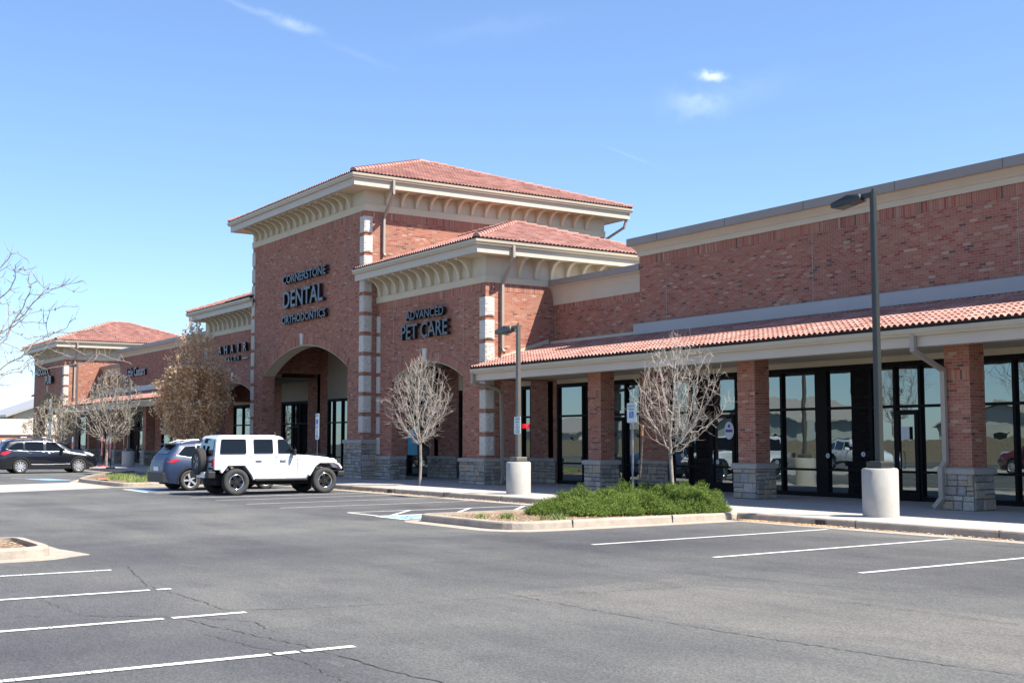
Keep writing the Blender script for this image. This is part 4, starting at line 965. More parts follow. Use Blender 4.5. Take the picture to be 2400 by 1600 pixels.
for t, x0, x1, z0, z1 in (('CORNERSTONE', -50.93, -46.40, 8.64, 9.03), ('DENTAL', -50.84, -46.65, 7.55, 8.31), ('ORTHODONTICS', -50.96, -46.38, 6.84, 7.20)):
    lettering(t, ((x0, TY-.06, z0), XV, ZV, NV, x1-x0, z1-z0, .15), s1, ms, .018)
s2 = thing('wall_sign', 'two rows of dark capital letters above the arch right of the tower', 'sign', (-39, 22.36, 5.5))
for t, x0, x1, z0, z1 in (('ADVANCED', -40.48, -37.66, 6.19, 6.52), ('PET CARE', -40.83, -37.37, 5.46, 6.04)):
    lettering(t, ((x0, 22.36-.06, z0), XV, ZV, NV, x1-x0, z1-z0, .15), s2, ms, .012)
s3 = thing('wall_sign', 'thin letters AHAIR SALON half hidden behind the brown leaved tree', 'sign', (-59, 22.36, 5.6))
for k, ch in enumerate('AHAIR'): lettering(ch, ((-60.45+k*.86+(.12 if ch == 'I' else 0), 22.28, 6.05), XV, ZV, NV, .08 if ch == 'I' else .36, .44, .16), s3, ['letterw', 'letterside'], 0, 'letter')
for k, ch in enumerate('SALON'): lettering(ch, ((-59.6+k*.42, 22.28, 5.64), XV, ZV, NV, .22, .23, .12), s3, ['letterw', 'letterside'], 0, 'letter')
g = MB(); g.box(-57.4, -56.65, 22.2, 22.28, 5.70, 5.75); g.build('dash', 'letterw', s3)
s4 = thing('wall_sign', 'small white letters on the low brick wall of the left wing', 'sign', (-84, 25.0, 6.1))
lettering('Little Caesars', ((-86.2, 24.96, 6.1), XV, ZV, NV, 4.3, .62, .12), s4, ['letterw', 'letterside'], .01)
s5 = thing('wall_sign', 'two short rows of dark letters on the far end block', 'sign', (-98, 22.36, 6))
lettering('NOODL', ((-101.4, 22.28, 6.75), XV, ZV, NV, 3.6, .55, .2), s5, ms, .02); lettering('PUB', ((-98.2, 22.28, 6.0), XV, ZV, NV, 1.9, .6, .2), s5, ms, .02)

# window signs
op = thing('open_sign', 'glowing red OPEN sign in the narrow window behind the light pole', 'neon sign', (-36.85, 25.2, 2.1))
lettering('OPEN', ((-37.06, 25.205, 2.10), XV, ZV, NV, .40, .17, .02), op, ['neon', 'neon'], -.01)
g = MB(); g.box(-45.8, -44.95, 25.205, 25.218, 1.05, 2.1); g.build('window_poster', 'teal', None, 'teal poster low in the window behind the middle bare tree', 'poster')
def decal():
    d = thing('door_decal', 'white oval decal with purple print on the dark shop door', 'decal', (-26.2, 25.19, 1.9))
    g = MB(); g.prism([(-26.22+.19*math.cos(t), 1.95+.26*math.sin(t)) for t in [2*math.pi*k/24 for k in range(24)]], 'y', 25.175, 25.188); g.build('oval', 'paper', d)
    g = MB(); g.box(-26.36, -26.08, 25.165, 25.174, 1.90, 1.98); g.prism([(-26.22+.05*math.cos(t), 2.08+.05*math.sin(t)) for t in [2*math.pi*k/10 for k in range(10)]], 'y', 25.165, 25.174); g.build('print', 'purple', d)
decal()
k = 0
for (x, z, who) in ((-28.3, 1.2, 'left of the door under the right bare tree'), (-26.75, 1.02, 'low on the door with the oval decal'), (-24.35, 1.05, 'low just right of the third pier'), (-23.9, 1.25, 'on the wide pane right of the third pier'), (-22.5, 1.25, 'on the pane edge left of the tall light pole'), (-21.3, 1.3, 'on the pane beside the tall light pole')):
    g = MB()
    for a in range(6):
        t = a*math.pi/3; g.prism([(x+.045*math.cos(t)+.026*math.cos(q), z+.045*math.sin(t)+.026*math.sin(q)) for q in [2*math.pi*j/7 for j in range(7)]], 'y', 25.196+.002*(a % 2), 25.208+.002*(a % 2))
    g.build('flower_sticker', 'paper', None, 'small pale flower sticker ' + who, 'sticker', 'flower stickers on the shop windows')
g = MB(); g.box(-20.05, -19.8, 25.16, 25.175, 1.68, 2.0); g.build('paper_notice', 'paper', None, 'white paper notice on the glass door right of the tall pole', 'notice')

# ================================================================== LIGHT POLES
def light_pole(x, y, h, label, hbase=1.09, rb=.36, hl=1.15, size=1.0, mat='pole', base=True, z0=.13, sq=.065):
    t = thing('light_pole', label, 'street lamp', (x, y, z0), group='car park light poles')
    if base:
        g = MB(); n = 32; rows = []
        for (r_, z) in ((rb*1.0, z0), (rb, hbase-.03), (rb-.03, hbase)): rows.append([(x+r_*math.cos(2*math.pi*j/n), y+r_*math.sin(2*math.pi*j/n), z) for j in range(n)])
        g.grid(rows, 0, True, True); g.face(rows[-1]); g.build('concrete_base', 'polebase', t)
        g = MB(); s = .19; g.box(x-s, x+s, y-s, y+s, hbase, hbase+.14); g.build('base_cover', mat, t, bevel=.03)
    g = MB(); b = hbase if base else z0
    rows = [[(x+q*i, y+q*j, z) for i, j in ((-1, -.8), (-.8, -1), (.8, -1), (1, -.8), (1, .8), (.8, 1), (-.8, 1), (-1, .8))] for q, z in ((sq*1.05, b+.1), (sq*.8, h))]
    g.grid(rows, 0, False, True); g.face(rows[1]); g.cyl((x, y), .03, h, h+.06, 8); g.build('pole', mat, t)
    g = MB(); z = h-.05
    g.box(x-.28*size, x-.05, y-.05, y+.05, z-.05, z+.04); a = g.build('arm', mat, t)
    # shoebox head
    g = MB(); xa, xb = x-.26*size, x-.26*size-hl*.86; w = .21*size
    lo = [(xa, y-w*.55, z-.09), (xb, y-w, z-.16), (xb, y+w, z-.16), (xa, y+w*.55, z-.09)]; md = [(xa, y-w*.55, z-.02), (xb-.02, y-w, z-.06), (xb-.02, y+w, z-.06), (xa, y+w*.55, z-.02)]
    hi = [(xa-.06, y-w*.4, z+.05), (xb+.35, y-w*.6, z+.07), (xb+.35, y+w*.6, z+.07), (xa-.06, y+w*.4, z+.05)]
    g.grid([lo, md, hi], 0, False, True); g.face(hi); g.face(lo); hd = g.build('lamp_head', mat, t, bevel=.012)
    g = MB(); g.face([(xa-.3, y-w*.6, z-.128), (xb+.08, y-w*.8, z-.165), (xb+.08, y+w*.8, z-.165), (xa-.3, y+w*.6, z-.128)]); g.build('lens', 'lens', hd, fix=False)
    return t
light_pole(-16.2, 19.65, 6.70, 'tall dark light pole on a round concrete base at the right', hbase=1.11, rb=.355, hl=.80, size=.95)
LP2 = light_pole(-28.81, 19.45, 4.97, 'bronze light pole on a concrete base in front of the covered walk', hbase=1.06, rb=.35, hl=.78, mat='polelight')
light_pole(-84.6, 21.1, 6.9, 'bronze light pole rising behind the black SUV', hbase=1.06, hl=1.3, mat='polelight')
light_pole(-71.7, 20.9, 5.2, 'bronze light pole left of the brown leaved tree', hbase=1.06, hl=1.1, mat='polelight')
light_pole(-125, 27.4, 6.2, 'distant light pole left of the far end block', hbase=1.0, hl=1.6, mat='polelight', sq=.09)

# ================================================================== SMALL SIGNS
def plate(t, x, y, z0, z1, w, rows, name='plate', border='signgreen', thick=.008, mat='signw'):
    def rr_(a, b, c, d, r=.03):
        return rounded([(a, c), (b, c), (b, d), (a, d)], r, 4)
    g = MB(); g.prism(rr_(x-w/2, x+w/2, z0, z1), 'y', y-thick, y); p = g.build(name, mat, t)
    if border:
        g = MB(); o = .012; a = rr_(x-w/2+o, x+w/2-o, z0+o, z1-o, .025); b = rr_(x-w/2+o+.006, x+w/2-o-.006, z0+o+.006, z1-o-.006, .022)
        g.grid([[(q[0], y-thick-.002, q[1]) for q in a], [(q[0], y-thick-.002, q[1]) for q in b]], 0, False, True); g.build('border', border, p, fix=False)
    for (s, m, cz, h, ww) in rows:
        lettering(s, ((x-ww/2, y-thick-.002, cz-h/2), XV, ZV, NV, ww, h, .002), p, [m, m], .012)
    return p
t = thing('parking_sign', 'white RESERVED PARKING sign with blue wheelchair square, behind the junipers', 'sign', (-21.1, 17.3, .11))
p = plate(t, -21.1, 17.3, 2.06, 2.50, .32, [('RESERVED', 'signgreen', 2.43, .045, .24), ('PARKING', 'signgreen', 2.36, .045, .20)])
g = MB(); g.box(-21.175, -21.025, 17.285, 17.2898, 2.165, 2.31); g.build('blue_square', 'signblue', p)
g = MB(); isa(g, -21.1, 2.235, .14, lambda u, v: (u, 17.283, v)); g.build('wheelchair_symbol', 'signw', p, fix=False)
g = MB(); g.box(-21.12, -21.08, 17.302, 17.33, .1, 2.49); g.build('post', 'steel', t)
t = thing('parking_sign', 'white customer parking sign with green lettering, strapped to the light pole', 'sign', (-28.7, 19.3, 1.86))
plate(t, -28.68, 19.33, 1.84, 2.34, .33, [('CUSTOMER', 'signgreen', 2.27, .05, .24), ('PARKING', 'signgreen', 2.19, .045, .20), ('ONLY', 'signgreen', 2.115, .045, .12), ('VIOLATORS', 'signgreen', 2.05, .03, .2), ('TOWED', 'signgreen', 2.0, .03, .14), ('AT OWNERS', 'signgreen', 1.95, .03, .2), ('EXPENSE', 'signgreen', 1.90, .03, .2)])
t = thing('parking_sign', 'tall narrow stack of white parking signs on a post behind the white off-road SUV', 'sign', (-41, 18.8, .15))
p = plate(t, -41.0, 18.8, 2.20, 2.65, .30, [('RESERVED', 'signgreen', 2.57, .045, .22)]); g = MB(); g.box(-41.08, -40.92, 18.785, 18.7898, 2.27, 2.43); g.build('blue_square', 'signblue', p)
p = plate(t, -41.0, 18.8, 1.70, 2.195, .30, [('VAN', 'signred', 2.14, .05, .18), ('PARKING', 'letter', 1.84, .04, .2), ('ONLY', 'letter', 1.77, .04, .14)], 'plate', None); g = MB(); isa(g, -41.0, 1.99, .15, lambda u, v: (u, 18.788, v)); g.build('wheelchair_symbol', 'letter', p, fix=False)
g = MB(); g.box(-41.02, -40.98, 18.802, 18.83, .1, 2.6); g.build('post', 'steel', t)
t = thing('tree_stake', 'dark wooden stake with a fresh orange top beside the parking sign', 'stake', (-21.1, 17.6, .11))
g = MB(); g.tube([(-21.28, 17.6, .1), (-21.18, 17.6, 1.0), (-21.10, 17.6, 1.78)], [.026, .026, .026], 5); g.build('stake', 'darkwood', t)
g = MB(); g.tube([(-21.104, 17.6, 1.77), (-21.085, 17.6, 2.0)], .029, 4); g.build('stake_top', 'wood', t)
def banner(x, y, z1, label, base='signred', lean=0):
    t = thing('curbside_sign', label, 'sign', (x, y, .15), group='slim red and white upright signs')
    g = MB(); g.cyl((x, y), .28, .15, .22, 20, 0, .22); g.build('base', base, t)
    g = MB(); g.tube([(x, y, .2), (x, y, z1)], .03, 8); g.build('post', 'plastic', t)
    g = MB(); g.box(x-.13, x+.13, y-.045, y-.035, z1-1.15, z1); p = g.build('panel', 'signred', t)
    g = MB(); g.box(x-.13, x+.13, y-.052, y-.046, z1-.32, z1); g.build('panel_top', 'signw', p)
    for k, ch in enumerate('RESERVED'):
        lettering(ch, ((x-.07, y-.05, z1-.44-k*.1), XV, ZV, NV, .14, .085, .004), p, ['signw', 'signw'], .02)
banner(-72.4, 19.6, 1.95, 'slim red and white upright sign in front of the small left tree'); banner(-68.3, 18.95, 1.85, 'slim red and white upright sign right of the small left tree', 'plastic'); banner(-77.5, 19.2, 1.9, 'slim red and white upright sign just above the bonnet of the black SUV')
t = thing('feather_flag', 'tall white feather flag showing through the farthest left tree', 'flag', (-88.3, 20.2, .15))
g = MB(); g.tube([(-88.3, 20.2, .15), (-88.3, 20.2, 4.6)], .02, 6); g.build('pole', 'steel', t)
g = MB(); rows = []
for k in range(12): z = 1.0+k*.32; rows.append([(-88.28, 20.19, z), (-87.75+.05*math.sin(k), 20.15+.04*math.sin(k*1.3), z+.02), (-87.45-.25*max(0, k-9), 20.19, z+.05)])
g.grid(rows, 0, True); g.build('banner', 'signw', t, fix=False)

# ================================================================== PLANTS
def colonize(seed, env, n_att, start_nodes, step=.09, kill=.16, infl=.8, upb=.35, iters=90, jit=.12):
    rs = np.random.RandomState(seed); A = env(rs, n_att)
    P = [np.array(p, float) for p in start_nodes]; par = [-1]+list(range(len(P)-1)); alive = np.ones(len(A), bool)
    Pn = np.array(P)
    for it in range(iters):
        if not alive.any(): break
        Aa = A[alive]; d = np.linalg.norm(Aa[:, None]-Pn[None], axis=2); nn = d.argmin(1); dm = d.min(1)
        use = dm < (infl if it > 8 else 3)
        if not use.any(): break
        grow = {}
        for a, k in zip(Aa[use], nn[use]): grow.setdefault(k, []).append(a-Pn[k])
        newp = []; newpar = []
        for k, vs in grow.items():
            v = sum(q/np.linalg.norm(q) for q in vs)/len(vs); v = v+np.array([0, 0, upb])+rs.normal(0, jit, 3); v /= np.linalg.norm(v)+1e-9
            newp.append(Pn[k]+v*step); newpar.append(k)
        n0 = len(Pn); Pn = np.vstack([Pn, newp]); par += newpar
        dd = np.linalg.norm(A[:, None]-np.array(newp)[None], axis=2).min(1); alive &= dd > kill
    return Pn, par
def tree_mesh(Pn, par, r_tip, expn, r_max, n_thick=7, n_thin=3, split_r=.02):
    n = len(Pn); ch = [[] for _ in range(n)]
    for i, p in enumerate(par):
        if p >= 0: ch[p].append(i)
    r_ = np.zeros(n)
    for i in range(n-1, -1, -1):
        r_[i] = r_tip if not ch[i] else min(r_max, (sum(r_[c]**expn for c in ch[i]))**(1/expn))
    T = MB(); C_ = MB(); stack = [0]; tips = []
    while stack:
        s = stack.pop(); path = [s] if par[s] < 0 else [par[s], s]; cur = s
        while ch[cur]:
            cs = sorted(ch[cur], key=lambda c: -r_[c]); stack += cs[1:]; cur = cs[0]; path.append(cur)
        tips.append(cur)
        # split into thick and thin portions
        pts = [Pn[k] for k in path]; rd = [r_[k] for k in path]
        if len(rd) > 1 and par[s] >= 0: rd[0] = min(rd[0], rd[1]*1.3)
        k = 0
        while k < len(rd) and rd[k] > split_r: k += 1
        if k > 1: T.tube(pts[:k+1], rd[:k+1], n_thick, 0, False)
        if k < len(pts)-1: C_.tube(pts[max(0, k-0):] if k else pts, rd[max(0, k-0):] if k else rd, n_thin, 0, False)
    return T, C_, tips, r_
def leaf(g, p, s, rr):
    a = Vector((rr.gauss(0, 1), rr.gauss(0, 1), rr.gauss(0, 1))).normalized(); b = a.orthogonal().normalized()*.55
    p = Vector(p); g.face([p-a*s, p+b*s, p+a*s, p-b*s])
def make_tree(name, label, loc, seed, trunk_h, env, n_att, lean=(0, 0), r_tip=.0045, r_max=.06, expn=2.3, mats=('bark', 'twig'), leaves=None, step=.09, kill=.16, upb=.35, twiglets=1.0, cat='tree', group=None, split=.02, tiplen=.16):
    t = thing(name, label, cat, loc, group=group, local=True)
    st = [(lean[0]*z/trunk_h+.01*math.sin(z*4+seed), lean[1]*z/trunk_h+.01*math.cos(z*5+seed), z) for z in np.arange(-.03, trunk_h+.01, .1)]
    Pn, par = colonize(seed, env, n_att, st, step, kill, .9, upb)
    T, C_, tips, r_ = tree_mesh(Pn, par, r_tip, expn, r_max, 8, 3, split)
    rs = random.Random(seed)
    # twiglets: short curved shoots
    cand = [i for i in range(len(Pn)) if r_[i] < .016 and par[i] >= 0]
    for i in rs.sample(cand, min(len(cand), int(len(cand)*twiglets))):
        d = Vector(Pn[i]-Pn[par[i]]).normalized(); d = (d+Vector((rs.gauss(0, .6), rs.gauss(0, .6), rs.gauss(.25, .5)))).normalized(); L_ = rs.uniform(.4, 1.2)*tiplen
        p = Vector(Pn[i]); C_.tube([p, p+d*L_*.5+Vector((0, 0, .01)), p+d*L_+Vector((0, 0, .03))], [r_tip*.8, r_tip*.7, r_tip*.35], 3, 0, False)
    # trunk flare
    T.build('trunk', mats[0], t, fix=False)
    c = C_.build('crown', mats[1], t, fix=False)
    if leaves:
        mat, cnt, size, spread, fn = leaves; g = MB()
        k = 0
        while k < cnt:
            i = rs.choice(cand); p = Vector(Pn[i])+Vector((rs.gauss(0, spread), rs.gauss(0, spread), rs.gauss(0, spread)))
            if fn and not fn(p, rs): 
                k += .2; continue
            leaf(g, p, rs.uniform(.6, 1.3)*size, rs); k += 1
        g.build('leaves', mat, c, fix=False)
    return t
def ovoid(cx, cy, z0, z1, rx, ry, zmax=.4, shell=.35, lopsided=0):
    def env(rs, n):
        out = []
        while len(out) < n:
            u = rs.rand(); z = z0+(z1-z0)*u
            w = (u/zmax)**.55 if u < zmax else max(0, (1-((u-zmax)/(1-zmax))**1.7))**.75
            a = rs.rand()*2*math.pi; q = (rs.rand())**.42*w*(1+.30*math.sin(3*a+5*u+lopsided)+.16*rs.randn())
            out.append((cx+rx*q*math.cos(a), cy+ry*q*math.sin(a), z))
        return np.array(out)
    return env
# middle bare pear, in front of pet care arch
PEAR = make_tree('pear_tree', 'leafless pale pear tree on the walkway before the arch right of the tower', (-35.77, 20.18, .13), 3, 1.45, ovoid(0, 0, 1.35, 4.35, 1.04, 1.04, .38), 2300, r_tip=.0036, r_max=.075, kill=.115, step=.075, upb=.36, twiglets=1.0, tiplen=.26, group='small leafless pear trees')
make_tree('pear_tree', 'leafless pear tree with reaching branches, rising behind the junipers', (-20.54, 18.0, .11), 11, 1.25, ovoid(.14, .05, 1.25, 3.95, 1.0, 1.0, .42, lopsided=2), 1700, lean=(-.12, .05), r_tip=.0034, r_max=.07, kill=.12, step=.075, upb=.2, twiglets=1.0, tiplen=.22, group='small leafless pear trees', leaves=('leafolive', 420, .018, .03, None))
make_tree('pear_tree', 'small greyish tree with olive buds left of the brown leaved tree', (-72.45, 19.85, .13), 21, 1.4, ovoid(.35, .1, 1.3, 5.7, 1.9, 1.9, .40), 2600, r_tip=.009, r_max=.09, kill=.2, step=.12, group='small leafless pear trees', leaves=('leafolive', 3500, .04, .08, lambda p, rs: p.x > -.4 or rs.random() < .3))
make_tree('pear_tree', 'small budding tree beyond the black SUV, farthest left on the walkway', (-86.5, 20.3, .13), 25, 1.0, ovoid(0, .2, .9, 4.9, 2.1, 2.1, .35), 2200, r_tip=.010, r_max=.09, kill=.22, step=.13, group='small leafless pear trees', leaves=('leafolive', 4500, .045, .08, None))
# brown leaved tree
make_tree('brown_leaved_tree', 'dense tree still holding dry tan leaves, behind the blue SUV', (-54.9, 19.0, .13), 31, 1.0, ovoid(0, 0, .8, 7.3, 1.5, 1.5, .34), 2400, r_tip=.007, r_max=.11, kill=.22, step=.13, upb=.6, mats=('bark', 'twigred'), group=None,
          leaves=('leafbrown', 14000, .078, .13, lambda p, rs: p.z < 4.9 or rs.random() < .15), twiglets=1.6, tiplen=.45)
# tree on the left island, trunk outside the frame
make_tree('bare_tree', 'leafless tree on the small left island, branches reaching in from the left edge', (-19.0, 1.7, .09), 44, 1.7, lambda rs, n: ovoid(0, 0, 1.7, 4.95, 2.75, 2.75, .35)(rs, n), 3000, r_tip=.0055, r_max=.11, kill=.17, step=.10, upb=.03, mats=('twigd', 'twigd'), twiglets=.9, tiplen=.16, leaves=('leafolive', 1800, .018, .01, None))
# bare tree off the right edge that shades the kerb
make_tree('bare_tree', 'leafless tree beyond the right edge throwing twiggy shade on the kerb', (-8.6, 19.6, .13), 47, 1.6, ovoid(0, 0, 1.5, 4.4, 1.5, 1.5, .4), 600, r_tip=.006, r_max=.08, kill=.22, step=.11, upb=.2)

def juniper(cx, cy, rx, ry, h, seed, label, n=1500):
    t = thing('juniper_shrub', label, 'shrub', (cx, cy, .1), group='low spreading junipers', local=True)
    rr = random.Random(seed); g = MB(); st = MB()
    ph = [rr.uniform(0, 6.28) for _ in range(4)]
    lumps = [(rr.uniform(-.7, .7)*rx, rr.uniform(-.7, .7)*ry, rr.uniform(.12, .28), rr.uniform(.03, .13)) for _ in range(20)]
    def top(x, y):
        a = math.atan2(y/ry, x/rx); q = math.hypot(x/rx, y/ry)/(1+.14*math.sin(3*a+ph[0])+.09*math.sin(5*a+ph[1])+.05*math.sin(9*a+ph[2]))
        if q >= 1: return -1, q
        z = h*(1-q**2.4)*.86+.06
        for lx, ly, lr, lh in lumps:
            d = ((x-lx)**2+(y-ly)**2)/(lr*lr)
            if d < 1: z += lh*(1-d)
        return z, q
    k = 0
    while k < n:
        x = rr.uniform(-1.15, 1.15)*rx; y = rr.uniform(-1.15, 1.15)*ry; z, q = top(x, y)
        if z < 0: continue
        k += 1
        dep = rr.random()**2.2*z*.75
        pz = max(.03, z-dep); a = math.atan2(y, x)
        out = Vector((math.cos(a)*(.25+q), math.sin(a)*(.25+q), .42-.25*q+(.1 if dep < .1 else 0)))
        d = (out.normalized()+Vector((rr.gauss(0, .45), rr.gauss(0, .45), rr.gauss(.04, .26)))).normalized(); L_ = rr.uniform(.08, .20)*(1.8 if rr.random() < .13 else 1)
        s = d.orthogonal().normalized(); s2 = d.cross(s); th = rr.uniform(0, 6.28); s = s*math.cos(th)+s2*math.sin(th); s2 = d.cross(s)
        p0 = Vector((x, y, pz))-d*L_*.6; m = 10
        for j in range(m):
            f = j/(m-1); c = p0+d*L_*f+Vector((0, 0, .03*f*f)); sg = 1 if j % 2 else -1; bl = .055*(1-f*.55)
            bd = (d*.8+s*sg*.9+s2*rr.uniform(-.4, .4)).normalized(); w = s.cross(bd).normalized()*.006; tip = c+bd*bl
            if tip.z < .015: continue
            g.face([c-w, c+w, tip+w*.25, tip-w*.25])
    for k in range(40):
        a = rr.uniform(0, 6.28); f = rr.uniform(.5, .95); q = Vector((math.cos(a)*rx*f, math.sin(a)*ry*f, .08+h*.5*(1-f)))
        st.tube([(0, 0, 0), q*.5+Vector((0, 0, .03)), q], [.022, .013, .006], 4, 0, False)
    st.build('stems', 'twigdark', t, fix=False); g.build('foliage', 'juniper', t, fix=False)
    return t
juniper(-20.75, 15.75, 1.05, 1.1, .36, 1, 'bright green low juniper nearest the camera, left end of the hedge', 9000)
juniper(-20.6, 16.7, 1.2, 1.1, .42, 2, 'bright green low juniper in the middle, before the parking sign', 9000)
juniper(-20.2, 17.8, 1.2, 1.0, .52, 3, 'bright green low juniper at the right end, around the tree trunk', 9000)
juniper(-50.5, 16.4, .8, .8, .85, 4, 'small green juniper beside the blue SUV on the far island', 1600)
def tufts(spots, name, label, seed):
    g = MB(); rr = random.Random(seed)
    for (cx, cy, r_, n, hh, z) in spots:
        for k in range(n):
            a = rr.uniform(0, 6.28); q = abs(rr.gauss(0, .5))*r_; x = cx+q*math.cos(a); y = cy+q*math.sin(a); h_ = hh*rr.uniform(.5, 1.1)
            th = rr.uniform(0, 6.28); w = .006; dx, dy = math.cos(th)*w, math.sin(th)*w; lx, ly = rr.gauss(0, .3)*h_, rr.gauss(0, .3)*h_
            g.face([(x-dx, y-dy, z), (x+dx, y+dy, z), (x+dx*.6+lx*.5, y+dy*.6+ly*.5, z+h_*.6), (x+lx, y+ly, z+h_)])
    g.build(name, 'grass', None, label, 'grass', None, 'stuff', fix=False)
tufts([(-20.9, 13.2, .16, 160, .10, .11), (-20.4, 13.5, .2, 260, .13, .11), (-19.75, 13.9, .1, 60, .12, .11), (-19.6, 14.15, .22, 260, .15, .11)], 'weeds', 'green weed tufts in the mulch at the near end of the juniper island', 1)
tufts([(-49.5, 14.0, .7, 900, .16, .12), (-51.5, 14.8, .8, 700, .18, .12), (-47, 14.3, .8, 900, .16, .12), (-45.8, 13.7, .5, 500, .16, .12), (-48.6, 15.3, .9, 900, .2, .12), (-53.5, 15.2, .6, 400, .18, .12), (-45.5, 15, .8, 600, .2, .12)], 'grass', 'patchy green and straw grass on the far island', 2)
tufts([(-19.6, 3.4, .3, 200, .06, .09), (-18.9, 3.0, .3, 120, .05, .09)], 'weeds', 'small weeds in the left island mulch', 3)
# mulch chips
g = MB(); rr = random.Random(9)
for k in range(2600):
    if k < 1700: x = rr.uniform(-22.1, -18.95); y = rr.uniform(12.65, 18.1)
    elif k < 2300: x = rr.uniform(-20.4, -18.5); y = rr.uniform(1.5, 4.1)
    else: x = rr.uniform(-50, -44.5); y = rr.uniform(13, 17)
    a = rr.uniform(0, 3.14); s_ = rr.uniform(.012, .035); z = .115+rr.uniform(0, .02)
    c, s2 = math.cos(a)*s_, math.sin(a)*s_
    g.face([(x+c, y+s2, z), (x-s2*.35, y+c*.35, z+.008), (x-c, y-s2, z), (x+s2*.35, y-c*.35, z+.006)])
g.build('mulch_chips', 'leafbrown', None, 'loose wood chips scattered over the planting beds', 'mulch', None, 'stuff', fix=False)

# ================================================================== VEHICLES (local frame: +X forward, Z up, Y left)
def wheel(t, x, y, r, w, side, rimr, spokes, rimmat, hubdark=True, name='wheel', spw=.05, tread=True):
    """side=+1: outer face towards +y"""
    g = MB(); n = 36; prof = [(r*.62, -w*.5), (r*.82, -w*.5), (r*.95, -w*.47), (r, -w*.36), (r, w*.36), (r*.95, w*.47), (r*.82, w*.5), (rimr*1.03, w*.46), (rimr, w*.30)]
    P = lambda rr_, yy, a: (x+rr_*math.cos(a), y+side*yy, r+rr_*math.sin(a))
    rows = [[P(rr_, yy, 2*math.pi*j/n) for j in range(n)] for rr_, yy in prof]; g.grid(rows, 0, True, True)
    if tread:
        for j in range(n):
            a0 = 2*math.pi*j/n; a1 = a0+2*math.pi/n*.6
            for (ya, yb) in ((-w*.40, -w*.1), (w*.1, w*.40)):
                g.face([P(r+.006, ya, a0), P(r+.006, yb, a0+.03), P(r+.006, yb, a1+.03), P(r+.006, ya, a1)])
    wh = g.build(name, 'rubber', t, fix=False)
    g = MB(); g.grid([[P(rimr*1.0, w*.30, 2*math.pi*j/n) for j in range(n)], [P(rimr*.96, w*.05, 2*math.pi*j/n) for j in range(n)], [P(.01, w*.02, 2*math.pi*j/n) for j in range(n)]], 0, True, True); g.build('rim_barrel', 'inside', wh, fix=False)
    g = MB()
    g.grid([[P(a, b, 2*math.pi*j/n) for j in range(n)] for a, b in ((rimr*.99, w*.30), (rimr*.99, w*.42), (rimr*.93, w*.42), (rimr*.93, w*.30))], 0, True, True)
    for k in range(spokes):
        a = 2*math.pi*(k+.5)/spokes; u = Vector((math.cos(a), 0, math.sin(a))); v = Vector((-math.sin(a), 0, math.cos(a))); c = Vector((x, y, r))
        for (wa, wb) in ((spw*.8, spw*1.15),):
            yy0, yy1 = w*.36, w*.40
            rows = [[tuple(c+u*rr_+v*(s*ww)+Vector((0, side*yy, 0))) for s in (-1, 1)] for rr_, ww, yy in ((rimr*.12, wa, yy0), (rimr*.95, wb, yy1))]
            back = [[tuple(Vector(q)-Vector((0, side*.03, 0))) for q in row] for row in rows]
            g.face([rows[0][0], rows[0][1], rows[1][1], rows[1][0]]); g.face([rows[0][0], back[0][0], back[1][0], rows[1][0]]); g.face([rows[0][1], back[0][1], back[1][1], rows[1][1]])
    g.face([P(rimr*.22, w*.42, 2*math.pi*j/16) for j in range(16)])
    g.build('rim', rimmat, wh, fix=False)
    return wh
def rbox(x0, x1, y0, y1, z0, z1):
    g = MB(); g.box(x0, x1, y0, y1, z0, z1); return g

